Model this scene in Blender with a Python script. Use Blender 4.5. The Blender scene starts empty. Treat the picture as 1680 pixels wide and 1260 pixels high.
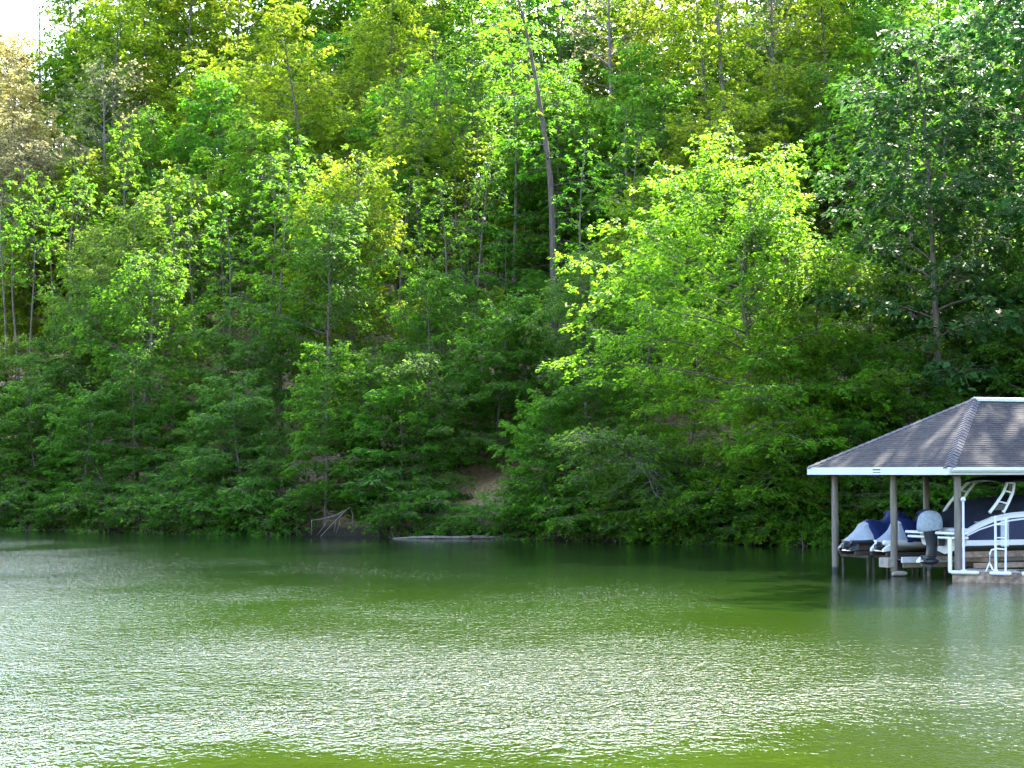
import bpy, math, random
import numpy as np
from mathutils import Vector, Matrix

R = math.radians
SC = bpy.context.scene
COL = SC.collection

# ------------------------------------------------------------------ camera, sky, sun, exposure
CAM_H = 3.1
cd = bpy.data.cameras.new("camera")
cam = bpy.data.objects.new("camera", cd)
COL.objects.link(cam)
cam.location = (0, 0, CAM_H)
cam.rotation_euler = (R(90 + 2.466), 0, 0)
cd.sensor_width = 36.0
cd.lens = 72.2
cd.clip_start = 0.5
cd.clip_end = 3000
SC.camera = cam

SUN_EL, SUN_AZ = 41.0, 24.0           # azimuth to the right of straight ahead
world = bpy.data.worlds.new("World")
SC.world = world
world.use_nodes = True
wn = world.node_tree
bg = wn.nodes["Background"]
sky = wn.nodes.new("ShaderNodeTexSky")
sky.sky_type = 'NISHITA'
sky.sun_disc = False
sky.sun_elevation = R(SUN_EL)
sky.sun_rotation = R(SUN_AZ)
sky.air_density = 1.0
sky.dust_density = 1.8
sky.ozone_density = 1.0
wn.links.new(sky.outputs[0], bg.inputs[0])
bg.inputs[1].default_value = 0.15

sl = bpy.data.lights.new("sun", 'SUN')
sl.energy = 3.6
sl.angle = R(0.5)
sl.color = (1.0, 0.93, 0.80)
sun = bpy.data.objects.new("sun", sl)
COL.objects.link(sun)
sdir = Vector((math.sin(R(SUN_AZ)) * math.cos(R(SUN_EL)), math.cos(R(SUN_AZ)) * math.cos(R(SUN_EL)), math.sin(R(SUN_EL))))
sun.rotation_euler = sdir.to_track_quat('Z', 'Y').to_euler()
sun.location = (30, 40, 60)

SC.view_settings.view_transform = 'Standard'
SC.view_settings.look = 'None'
SC.view_settings.gamma = 1.0
SC.view_settings.use_curve_mapping = False
SC.view_settings.exposure = 3.5
SC.render.engine = 'CYCLES'
cy = SC.cycles
cy.max_bounces = 8
cy.diffuse_bounces = 3
cy.glossy_bounces = 3
cy.transmission_bounces = 4
cy.transparent_max_bounces = 4
cy.sample_clamp_direct = 1.6
cy.sample_clamp_indirect = 1.2
cy.use_denoising = True
cy.denoiser = 'OPENIMAGEDENOISE'
cy.denoising_input_passes = 'RGB_ALBEDO_NORMAL'
cy.denoising_prefilter = 'ACCURATE'
cy.caustics_reflective = False
cy.caustics_refractive = False

F = 3369.0                              # focal length in pixels of the 1680 wide photograph


def bear(px, Y):
    """ground position (x, y) on the bearing of photo column px at distance Y metres"""
    return ((px - 840.0) / F * Y, Y)


# ------------------------------------------------------------------ material helpers
def mat(name):
    m = bpy.data.materials.new(name)
    m.use_nodes = True
    nt = m.node_tree
    return m, nt, nt.nodes, nt.links, nt.nodes["Principled BSDF"]


def N(nt, typ, **kw):
    n = nt.nodes.new(typ)
    for k, v in kw.items():
        setattr(n, k, v)
    return n


def setin(n, **kw):
    for k, v in kw.items():
        n.inputs[k.replace('_', ' ')].default_value = v


def math_node(nt, op, a, b=None, c=None, clamp=False):
    n = nt.nodes.new("ShaderNodeMath")
    n.operation = op
    n.use_clamp = clamp
    for i, v in enumerate((a, b, c)):
        if v is None:
            continue
        if isinstance(v, (int, float)):
            n.inputs[i].default_value = v
        else:
            nt.links.new(v, n.inputs[i])
    return n.outputs[0]


def smooth(nt, v, lo, hi):
    n = nt.nodes.new("ShaderNodeMapRange")
    n.interpolation_type = 'SMOOTHSTEP'
    nt.links.new(v, n.inputs[0])
    n.inputs[1].default_value = lo
    n.inputs[2].default_value = hi
    return n.outputs[0]


def ramp(nt, fac, stops):
    r = nt.nodes.new("ShaderNodeValToRGB")
    el = r.color_ramp.elements
    while len(el) < len(stops):
        el.new(0.5)
    for e, (p, c) in zip(el, stops):
        e.position = p
        e.color = (c[0], c[1], c[2], 1)
    nt.links.new(fac, r.inputs[0])
    return r.outputs[0]


def noise(nt, scale, detail=3.0, rough=0.55, coord='Object', stretch=None, dist=0.0):
    tc = nt.nodes.new("ShaderNodeTexCoord")
    v = tc.outputs[coord]
    if coord == 'World':
        v = None
    if stretch:
        mp = nt.nodes.new("ShaderNodeMapping")
        mp.inputs['Scale'].default_value = stretch
        nt.links.new(v, mp.inputs[0])
        v = mp.outputs[0]
    n = nt.nodes.new("ShaderNodeTexNoise")
    n.inputs['Scale'].default_value = scale
    n.inputs['Detail'].default_value = detail
    n.inputs['Roughness'].default_value = rough
    n.inputs['Distortion'].default_value = dist
    nt.links.new(v, n.inputs['Vector'])
    return n.outputs[0]


def bump(nt, bsdf, h, strength=0.5, dist=0.02):
    b = nt.nodes.new("ShaderNodeBump")
    b.inputs['Strength'].default_value = strength
    b.inputs['Distance'].default_value = dist
    nt.links.new(h, b.inputs['Height'])
    nt.links.new(b.outputs[0], bsdf.inputs['Normal'])


def plain(name, col, rough=0.5, spec=0.4, metal=0.0, var=0.12, scale=6.0, bmp=0.0, stretch=None):
    """a surface of one colour with mottled wear and fine relief"""
    m, nt, ns, lk, b = mat(name)
    f = noise(nt, scale, 5, 0.6, stretch=stretch)
    lo = tuple(c * (1 - var * 1.6) for c in col)
    hi = tuple(min(1, c * (1 + var)) for c in col)
    lk.new(ramp(nt, f, [(0.3, lo), (0.7, hi)]), b.inputs['Base Color'])
    b.inputs['Roughness'].default_value = rough
    b.inputs['Specular IOR Level'].default_value = spec
    b.inputs['Metallic'].default_value = metal
    if bmp:
        bump(nt, b, noise(nt, scale * 6, 4, 0.6, stretch=stretch), bmp, 0.01)
    return m


def leaf_mat(name, refl, trans, tmix=0.55, jitter=0.6, rough=0.45):
    m, nt, ns, lk, b = mat(name)
    geo = N(nt, "ShaderNodeNewGeometry")
    oi = N(nt, "ShaderNodeObjectInfo")
    rnd = math_node(nt, 'ADD', math_node(nt, 'MULTIPLY', geo.outputs['Random Per Island'], jitter),
                    math_node(nt, 'MULTIPLY', oi.outputs['Random'], 0.30))
    val = math_node(nt, 'ADD', rnd, 1.0 - jitter * 0.5 - 0.15)
    hue = math_node(nt, 'ADD', math_node(nt, 'MULTIPLY', math_node(nt, 'SUBTRACT', oi.outputs['Random'], 0.5), 0.022), 0.5)
    outs = []
    for c in (refl, trans):
        h = N(nt, "ShaderNodeHueSaturation")
        h.inputs['Color'].default_value = (*c, 1)
        lk.new(val, h.inputs['Value'])
        lk.new(hue, h.inputs['Hue'])
        outs.append(h.outputs[0])
    lk.new(outs[0], b.inputs['Base Color'])
    b.inputs['Roughness'].default_value = 0.6
    b.inputs['Specular IOR Level'].default_value = 0.15
    t = N(nt, "ShaderNodeBsdfTranslucent")
    lk.new(outs[1], t.inputs['Color'])
    mx = N(nt, "ShaderNodeMixShader")
    mx.inputs[0].default_value = tmix
    lk.new(b.outputs[0], mx.inputs[1])
    lk.new(t.outputs[0], mx.inputs[2])
    lk.new(mx.outputs[0], ns["Material Output"].inputs['Surface'])
    return m


LEAF = {
    'fresh': leaf_mat("leaf fresh green", (0.055, 0.125, 0.0074), (0.240, 0.460, 0.0155)),
    'lime': leaf_mat("leaf lime green", (0.085, 0.130, 0.0087), (0.370, 0.500, 0.0186)),
    'mid': leaf_mat("leaf mid green", (0.043, 0.118, 0.0087), (0.165, 0.390, 0.0155)),
    'deep': leaf_mat("leaf deep green", (0.046, 0.114, 0.0099), (0.140, 0.330, 0.0186)),
    'blue': leaf_mat("leaf bluish green", (0.048, 0.112, 0.0149), (0.140, 0.310, 0.0279)),
    'olive': leaf_mat("leaf olive", (0.070, 0.102, 0.0136), (0.230, 0.340, 0.0279)),
    'tan': leaf_mat("leaf new tan", (0.20, 0.17, 0.060), (0.52, 0.46, 0.13)),
    'bud': leaf_mat("leaf pale bud", (0.15, 0.14, 0.070), (0.40, 0.38, 0.15)),
    'shade': leaf_mat("leaf shaded dark green", (0.030, 0.078, 0.020), (0.07, 0.19, 0.03), 0.4),  # darkened leaf colour standing in for deep shade at the right edge
    'pine': leaf_mat("pine needle", (0.022, 0.046, 0.024), (0.02, 0.05, 0.02), 0.15),
}


def bark_mat(name, a, b_, scale=3.0):
    m, nt, ns, lk, b = mat(name)
    f = noise(nt, scale, 6, 0.65, stretch=(3, 3, 0.5))
    lk.new(ramp(nt, f, [(0.3, a), (0.7, b_)]), b.inputs['Base Color'])
    b.inputs['Roughness'].default_value = 0.9
    b.inputs['Specular IOR Level'].default_value = 0.15
    bump(nt, b, noise(nt, scale * 4, 5, 0.65, stretch=(3, 3, 0.4)), 0.8, 0.03)
    return m


BARK = {
    'brown': bark_mat("bark brown", (0.055, 0.042, 0.032), (0.16, 0.125, 0.10)),
    'grey': bark_mat("bark grey", (0.075, 0.064, 0.055), (0.18, 0.155, 0.135)),
    'umber': bark_mat("bark umber", (0.060, 0.045, 0.034), (0.13, 0.10, 0.08)),
    'dead': bark_mat("dead wood", (0.075, 0.066, 0.058), (0.18, 0.16, 0.14)),
}

# ------------------------------------------------------------------ object helpers


def obj(name, me, material=None, parent=None, loc=None):
    o = bpy.data.objects.new(name, me)
    COL.objects.link(o)
    if material is not None and me is not None and len(me.materials) == 0:
        for q in (material if isinstance(material, (list, tuple)) else [material]):
            me.materials.append(q)
    if parent is not None:
        o.parent = parent
    if loc is not None:
        o.location = loc
    return o


def tag(o, label=None, cat=None, group=None, kind=None):
    if label:
        o['label'] = label
    if cat:
        o['category'] = cat
    if group:
        o['group'] = group
    if kind:
        o['kind'] = kind
    return o


def thing(name, label, cat, loc=(0, 0, 0), rz=0.0, group=None):
    o = bpy.data.objects.new(name, None)
    COL.objects.link(o)
    o.location = loc
    o.rotation_euler = (0, 0, rz)
    return tag(o, label, cat, group)


class MB:
    """collects vertices and faces for ONE mesh"""

    def __init__(self):
        self.v, self.f, self.m = [], [], []

    def add(self, verts, faces, mi=0):
        n = len(self.v)
        self.v.extend([tuple(map(float, p)) for p in verts])
        for f in faces:
            self.f.append(tuple(int(i) + n for i in f))
            self.m.append(mi)
        return self

    def box(self, lo, hi, mi=0):
        (x0, y0, z0), (x1, y1, z1) = lo, hi
        v = [(x0, y0, z0), (x1, y0, z0), (x1, y1, z0), (x0, y1, z0), (x0, y0, z1), (x1, y0, z1), (x1, y1, z1), (x0, y1, z1)]
        f = [(0, 3, 2, 1), (4, 5, 6, 7), (0, 1, 5, 4), (1, 2, 6, 5), (2, 3, 7, 6), (3, 0, 4, 7)]
        return self.add(v, f, mi)

    def bbox(self, lo, hi, c=0.01, mi=0):
        """box with chamfered edges"""
        x = (lo[0], lo[0] + c, hi[0] - c, hi[0])
        y = (lo[1], lo[1] + c, hi[1] - c, hi[1])
        z = (lo[2], lo[2] + c, hi[2] - c, hi[2])
        rings = []
        for zz, a in ((z[0], 1), (z[1], 0), (z[2], 0), (z[3], 1)):
            if a:
                q = [(x[1], y[1]), (x[2], y[1]), (x[2], y[1]), (x[2], y[2]), (x[2], y[2]), (x[1], y[2]), (x[1], y[2]), (x[1], y[1])]
            else:
                q = [(x[1], y[0]), (x[2], y[0]), (x[3], y[1]), (x[3], y[2]), (x[2], y[3]), (x[1], y[3]), (x[0], y[2]), (x[0], y[1])]
            rings.append([(p[0], p[1], zz) for p in q])
        return self.loft(rings, True, mi=mi)

    def loft(self, rings, cap=True, closed=True, mi=0):
        n = len(rings[0])
        v = [p for r in rings for p in r]
        f = []
        for i in range(len(rings) - 1):
            for j in range(n if closed else n - 1):
                k = (j + 1) % n
                f.append((i * n + j, i * n + k, (i + 1) * n + k, (i + 1) * n + j))
        if cap:
            f.append(tuple(range(n))[::-1])
            f.append(tuple((len(rings) - 1) * n + j for j in range(n)))
        return self.add(v, f, mi)

    def tube(self, path, rad, sides=8, cap=True, mi=0):
        P = np.asarray(path, float)
        k = len(P)
        r = np.broadcast_to(np.asarray(rad, float), (k,))
        T = np.gradient(P, axis=0)
        T /= np.linalg.norm(T, axis=1)[:, None] + 1e-9
        ref = np.array([0, 0, 1.0]) if abs(T[:, 2]).mean() < 0.8 else np.array([1.0, 0, 0])
        A = np.cross(T, ref)
        A /= np.linalg.norm(A, axis=1)[:, None] + 1e-9
        B = np.cross(T, A)
        an = np.linspace(0, 2 * math.pi, sides, endpoint=False)
        rings = P[:, None, :] + r[:, None, None] * (np.cos(an)[None, :, None] * A[:, None, :] + np.sin(an)[None, :, None] * B[:, None, :])
        return self.loft([list(map(tuple, q)) for q in rings], cap, mi=mi)

    def lathe(self, prof, sides=16, c=(0, 0, 0), mi=0):
        rings = []
        for r, z in prof:
            rings.append([(c[0] + r * math.cos(2 * math.pi * j / sides), c[1] + r * math.sin(2 * math.pi * j / sides), c[2] + z) for j in range(sides)])
        return self.loft(rings, True, mi=mi)

    def mesh(self, name, smooth_=False):
        me = bpy.data.meshes.new(name)
        me.from_pydata(self.v, [], self.f)
        if any(self.m):
            me.polygons.foreach_set('material_index', self.m)
        if smooth_:
            me.polygons.foreach_set('use_smooth', [True] * len(self.f))
            try:
                me.set_sharp_from_angle(angle=R(40))
            except Exception:
                pass
        me.update()
        return me

    def build(self, name, material, parent=None, smooth_=False):
        return obj(name, self.mesh(name, smooth_), material, parent)


# ------------------------------------------------------------------ lake, hillside
SHX = [-400, -120, -60, -28, -18, -7.1, 0, 7, 12.1, 20, 25, 30, 36, 44, 70, 200, 400]
SHY = [190, 150, 127, 112, 106, 100, 97, 91, 88.5, 85, 79, 69, 57, 44, 10, -60, -120]


def shore(x):
    return float(np.interp(x, SHX, SHY))


def ground_np(x, y):
    s = y - np.interp(x, SHX, SHY)
    # inland from the right-hand shore counts by sideways distance too
    up = np.where(s <= 0, s * 0.25, 0)
    s1 = np.maximum(s, 0)
    bank = 0.75 * np.clip(s1 / 0.9, 0, 1)
    hill = np.interp(s1, [0, 0.9, 5, 12, 25, 45, 62, 80, 120, 400], [0, 0, 1.2, 4.4, 11.0, 20.0, 25.5, 28.0, 27.0, 20.0])
    bumps = (0.35 * np.sin(x * 0.31 + 1.3) * np.sin(y * 0.27) + 0.5 * np.sin(x * 0.11 + y * 0.07) + 0.16 * np.sin(x * 0.9 + 0.5) * np.sin(y * 1.1)) * np.clip(s1 / 8, 0, 1)
    return up + bank + hill + bumps


def gz(x, y):
    return float(ground_np(np.array([x]), np.array([y]))[0])


def build_ground():
    xs = np.concatenate([np.linspace(-700, -90, 16)[:-1], np.linspace(-90, 90, 181), np.linspace(90, 700, 16)[1:]])
    ys = np.concatenate([np.linspace(-300, 40, 12)[:-1], np.linspace(40, 190, 251), np.linspace(190, 1500, 14)[1:]])
    X, Y = np.meshgrid(xs, ys)
    rs = np.random.RandomState(4)
    Z = ground_np(X, Y) + rs.normal(0, 0.05, X.shape) * (Y - np.interp(X, SHX, SHY) > 0.5)
    Z = np.where(Z < 0, np.maximum(Z, -2.5), Z)
    nx, ny = len(xs), len(ys)
    v = np.stack([X, Y, Z], -1).reshape(-1, 3)
    i = np.arange(nx * ny).reshape(ny, nx)
    f = np.stack([i[:-1, :-1], i[:-1, 1:], i[1:, 1:], i[1:, :-1]], -1).reshape(-1, 4)
    me = bpy.data.meshes.new("ground")
    me.from_pydata(v.tolist(), [], f.tolist())
    me.polygons.foreach_set('use_smooth', [True] * len(f))
    m, nt, ns, lk, b = mat("leaf litter and clay")
    f1 = noise(nt, 0.35, 5, 0.6)
    f2 = noise(nt, 5.0, 5, 0.7)
    litter = ramp(nt, f2, [(0.25, (0.07, 0.045, 0.03)), (0.5, (0.22, 0.145, 0.085)), (0.75, (0.36, 0.26, 0.16))])
    clay = ramp(nt, f2, [(0.3, (0.30, 0.17, 0.085)), (0.7, (0.45, 0.29, 0.16))])
    mx = N(nt, "ShaderNodeMix", data_type='RGBA')
    lk.new(smooth(nt, f1, 0.5, 0.62), mx.inputs[0])
    lk.new(litter, mx.inputs[6])
    lk.new(clay, mx.inputs[7])
    # bare clay cut below the pale trunk, its colour brightened to paint in sunlight
    vd = N(nt, "ShaderNodeVectorMath", operation='DISTANCE')
    geo0 = N(nt, "ShaderNodeNewGeometry")
    lk.new(geo0.outputs['Position'], vd.inputs[0])
    vd.inputs[1].default_value = (-1.6, 102.0, 2.0)
    cut = smooth(nt, math_node(nt, 'ADD', vd.outputs['Value'], math_node(nt, 'MULTIPLY', f2, 2.6)), 3.4, 2.2)
    mxc = N(nt, "ShaderNodeMix", data_type='RGBA')
    lk.new(cut, mxc.inputs[0])
    lk.new(mx.outputs[2], mxc.inputs[6])
    lk.new(ramp(nt, noise(nt, 7.0, 6, 0.75), [(0.36, (0.10, 0.065, 0.035)), (0.5, (0.42, 0.27, 0.13)), (0.66, (0.62, 0.44, 0.23))]), mxc.inputs[7])
    geo = N(nt, "ShaderNodeNewGeometry")
    sep = N(nt, "ShaderNodeSeparateXYZ")
    lk.new(geo.outputs['Position'], sep.inputs[0])
    wet = smooth(nt, sep.outputs[2], 0.9, 0.25)         # wet dark mud along the waterline
    mx2 = N(nt, "ShaderNodeMix", data_type='RGBA')
    lk.new(wet, mx2.inputs[0])
    lk.new(mxc.outputs[2], mx2.inputs[6])
    mx2.inputs[7].default_value = (0.035, 0.027, 0.020, 1)
    lk.new(mx2.outputs[2], b.inputs['Base Color'])
    b.inputs['Roughness'].default_value = 0.95
    b.inputs['Specular IOR Level'].default_value = 0.1
    bump(nt, b, f2, 1.0, 0.12)
    o = obj("ground", me, m)
    tag(o, "steep wooded hillside of brown leaf litter rising from the lake shore", kind='structure')


def build_lake():
    me = bpy.data.meshes.new("lake")
    me.from_pydata([(-700, -300, 0), (700, -300, 0), (700, 400, 0), (-700, 400, 0)], [], [(0, 1, 2, 3)])
    m, nt, ns, lk, b = mat("green lake water")
    geo = N(nt, "ShaderNodeNewGeometry")
    sep = N(nt, "ShaderNodeSeparateXYZ")
    pos = geo.outputs['Position']
    lk.new(pos, sep.inputs[0])
    x, y = sep.outputs[0], sep.outputs[1]

    def nz(scale, detail, sx=1.0, sy=1.0, rough=0.5, dist=0.0):
        mp = N(nt, "ShaderNodeMapping")
        mp.inputs['Scale'].default_value = (sx, sy, 1)
        lk.new(pos, mp.inputs[0])
        n = N(nt, "ShaderNodeTexNoise")
        setin(n, Scale=scale, Detail=detail, Roughness=rough, Distortion=dist)
        lk.new(mp.outputs[0], n.inputs['Vector'])
        return n.outputs[0]
    big = nz(0.09, 3, 1.0, 0.6)
    big2 = nz(0.30, 3, 0.8, 0.5)
    patch = math_node(nt, 'SUBTRACT', math_node(nt, 'ADD', math_node(nt, 'MULTIPLY', big, 0.65), math_node(nt, 'MULTIPLY', big2, 0.35)), 0.5)

    def lin(*terms):
        acc = None
        for v, k in terms:
            w = math_node(nt, 'MULTIPLY', v, k)
            acc = w if acc is None else math_node(nt, 'ADD', acc, w)
        return acc
    # calm in the lee of the far shore: the wind ripples begin along a slanting line
    xc = math_node(nt, 'MINIMUM', math_node(nt, 'SUBTRACT', x, 1.0), 0.0)
    far = smooth(nt, lin((y, 1.0), (xc, 1.85), (patch, 45.0)), 84.0, 46.0)
    near = smooth(nt, lin((y, 1.0), (x, -0.28), (patch, 22.0)), 20.0, 28.5)
    # two gust lanes of rougher water: one down the left, one across in front
    lane_l = smooth(nt, lin((x, 1.0), (y, 0.185), (patch, 22.0)), 2.6, -2.4)
    lane_n = smooth(nt, lin((y, 1.0), (x, 0.25), (patch, 26.0)), 44.0, 32.0)
    right = smooth(nt, lin((x, 1.0), (y, -0.10)), 3.5, -3.0)
    lane_n = math_node(nt, 'MULTIPLY', lane_n, math_node(nt, 'ADD', math_node(nt, 'MULTIPLY', right, 0.55), 0.45))
    lane = math_node(nt, 'MAXIMUM', math_node(nt, 'MULTIPLY', lane_l, 0.62), lane_n)
    base = math_node(nt, 'ADD', math_node(nt, 'MULTIPLY', right, 0.24), 0.16)
    amp = math_node(nt, 'ADD', base, math_node(nt, 'MULTIPLY', lane, math_node(nt, 'SUBTRACT', 1.0, base)))
    pf = smooth(nt, patch, -0.12, 0.12)
    amp = math_node(nt, 'MULTIPLY', amp, math_node(nt, 'ADD', math_node(nt, 'MULTIPLY', pf, 0.68), 0.36))
    amp = math_node(nt, 'MULTIPLY', amp, math_node(nt, 'MULTIPLY', far, near))
    amp = math_node(nt, 'ADD', math_node(nt, 'MULTIPLY', amp, 0.96), 0.04)
    r1 = nz(10.0, 2.0, 1.0, 0.45, 0.55, 0.8)
    r2 = nz(2.2, 2.0, 0.8, 0.8, 0.5, 0.4)
    h = math_node(nt, 'ADD', math_node(nt, 'MULTIPLY', r1, 1.0), math_node(nt, 'MULTIPLY', r2, 0.8))
    r3 = nz(22.0, 1.0, 1.0, 0.45, 0.5, 0.3)
    h = math_node(nt, 'ADD', h, math_node(nt, 'MULTIPLY', r3, 0.30))
    h = math_node(nt, 'MULTIPLY', h, amp)
    bp = N(nt, "ShaderNodeBump")
    bp.inputs['Strength'].default_value = 1.0
    bp.inputs['Distance'].default_value = 0.112
    lk.new(h, bp.inputs['Height'])
    lk.new(bp.outputs[0], b.inputs['Normal'])
    # tree shadow painted into the water colour: dark off the far bank, greener nearby
    shade_grad = math_node(nt, 'ADD', smooth(nt, lin((y, 1.0), (patch, 30.0)), 70.0, 24.0), math_node(nt, 'MULTIPLY', patch, 0.6), clamp=True)
    lk.new(ramp(nt, shade_grad, [(0.0, (0.005, 0.013, 0.004)), (0.5, (0.016, 0.036, 0.004)), (1.0, (0.020, 0.034, 0.003))]), b.inputs['Base Color'])
    b.inputs['Roughness'].default_value = 0.055
    b.inputs['IOR'].default_value = 1.333
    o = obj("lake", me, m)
    tag(o, "green lake water with wind ripples", kind='structure')


build_ground()
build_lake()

# ------------------------------------------------------------------ boathouse, boat, jet skis, docks
# local frame: x along the eave that runs back to the right, y along the open end, z up from the water
BX, BY = 12.72, 58.70
BRZ = math.atan2(0.408, 0.913)
BC, BS = math.cos(BRZ), math.sin(BRZ)


def bw(v, u, z=0.0):
    return (BX + v * BC - u * BS, BY + v * BS + u * BC, z)


M_POST = None


def post_mat():
    m, nt, ns, lk, b = mat("weathered piling")
    f = noise(nt, 2.0, 6, 0.65, stretch=(6, 6, 0.6))
    wood = ramp(nt, f, [(0.25, (0.070, 0.056, 0.043)), (0.55, (0.125, 0.103, 0.083)), (0.8, (0.20, 0.172, 0.145))])
    geo = N(nt, "ShaderNodeNewGeometry")
    sep = N(nt, "ShaderNodeSeparateXYZ")
    lk.new(geo.outputs['Position'], sep.inputs[0])
    wet = smooth(nt, sep.outputs[2], 0.20, 0.10)
    mx = N(nt, "ShaderNodeMix", data_type='RGBA')
    lk.new(wet, mx.inputs[0])
    lk.new(wood, mx.inputs[6])
    mx.inputs[7].default_value = (0.012, 0.014, 0.011, 1)
    lk.new(mx.outputs[2], b.inputs['Base Color'])
    b.inputs['Roughness'].default_value = 0.85
    bump(nt, b, noise(nt, 6, 5, 0.6, stretch=(6, 6, 0.5)), 0.6, 0.02)
    return m


def shingle_mat():
    m, nt, ns, lk, b = mat("asphalt shingle")
    geo = N(nt, "ShaderNodeNewGeometry")
    f = noise(nt, 60, 3, 0.7)
    st = noise(nt, 0.9, 4, 0.6)
    v = math_node(nt, 'ADD', math_node(nt, 'MULTIPLY', geo.outputs['Random Per Island'], 0.40), math_node(nt, 'MULTIPLY', f, 0.25))
    v = math_node(nt, 'ADD', v, math_node(nt, 'MULTIPLY', st, 0.25))
    lk.new(ramp(nt, v, [(0.2, (0.019, 0.019, 0.023)), (0.55, (0.030, 0.030, 0.034)), (0.9, (0.050, 0.048, 0.049))]), b.inputs['Base Color'])
    b.inputs['Roughness'].default_value = 0.9
    b.inputs['Specular IOR Level'].default_value = 0.10
    bump(nt, b, f, 0.5, 0.006)
    return m


M_POST = post_mat()
M_SHING = shingle_mat()
M_CAP = plain("ridge cap shingle", (0.048, 0.048, 0.058), 0.85, 0.15, var=0.25, scale=9)
M_WHITE = plain("white painted trim", (0.42, 0.43, 0.425), 0.45, 0.4, var=0.06, scale=2.5)
M_ALU = plain("pale gutter metal", (0.42, 0.42, 0.41), 0.35, 0.5, var=0.08, scale=3)
M_VENT = plain("pale ridge metal", (0.30, 0.32, 0.33), 0.5, 0.4, var=0.1)
M_DARKW = plain("dark framing timber", (0.16, 0.125, 0.09), 0.85, 0.2, var=0.2, scale=4, stretch=(1, 6, 6))  # one mottled dark brown for all the framing wood
M_PLANK = plain("grey deck plank", (0.24, 0.205, 0.175), 0.85, 0.2, var=0.25, scale=5, bmp=0.4)
M_SKIRT = plain("rust stained dock skirt", (0.22, 0.155, 0.115), 0.8, 0.2, var=0.5, scale=4, bmp=0.4)
M_BUMP = plain("white vinyl bumper", (0.45, 0.46, 0.49), 0.5, 0.4, var=0.10, scale=5)
M_GEL = plain("white gelcoat", (0.53, 0.53, 0.53), 0.18, 0.5, var=0.03, scale=2)
M_NAVY = plain("navy gelcoat", (0.010, 0.015, 0.042), 0.12, 0.5, var=0.1, scale=2)
M_BOT = plain("grey bottom paint", (0.16, 0.165, 0.17), 0.6, 0.3, var=0.15, scale=4)
M_CANV = plain("navy black canvas", (0.008, 0.010, 0.017), 0.85, 0.15, var=0.25, scale=6, bmp=0.3)
M_BLUE = plain("blue cover fabric", (0.009, 0.019, 0.085), 0.75, 0.2, var=0.2, scale=5, bmp=0.4)
M_DBLUE = plain("dark blue cover fabric", (0.007, 0.009, 0.042), 0.8, 0.2, var=0.2, scale=5, bmp=0.4)
M_GREYC = plain("grey cover fabric", (0.23, 0.25, 0.29), 0.8, 0.2, var=0.10, scale=6, bmp=0.4)
M_COWL = plain("grey motor cover fabric", (0.20, 0.225, 0.25), 0.85, 0.2, var=0.16, scale=9, bmp=0.5)
M_MOTOR = plain("dark motor paint", (0.014, 0.018, 0.024), 0.35, 0.5, var=0.2, scale=5)
M_STEEL = plain("polished steel", (0.62, 0.62, 0.62), 0.25, 0.5, 1.0, var=0.05)
M_TOWER = plain("white tower tube", (0.52, 0.53, 0.52), 0.3, 0.5, var=0.05)
M_BUNK = plain("brown lift bunk", (0.20, 0.145, 0.105), 0.9, 0.15, var=0.25, scale=5, bmp=0.3)
M_LIFTW = plain("dark lift timber", (0.045, 0.036, 0.028), 0.8, 0.2, var=0.3, scale=5)  # one mottled tone, much darker than the other framing timber
M_BLACK = plain("black rubber", (0.012, 0.012, 0.013), 0.6, 0.3, var=0.1)
M_SIGN = plain("pale permit plate", (0.62, 0.66, 0.60), 0.5, 0.4, var=0.04)
M_SIGNG = plain("dark green print", (0.012, 0.026, 0.022), 0.5, 0.3, var=0.05)


def clear_mat():
    m, nt, ns, lk, b = mat("clear plastic sleeve")
    b.inputs['Base Color'].default_value = (0.55, 0.58, 0.62, 1)
    b.inputs['Roughness'].default_value = 0.25
    b.inputs['Alpha'].default_value = 0.28
    return m


M_CLEAR = clear_mat()


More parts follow.
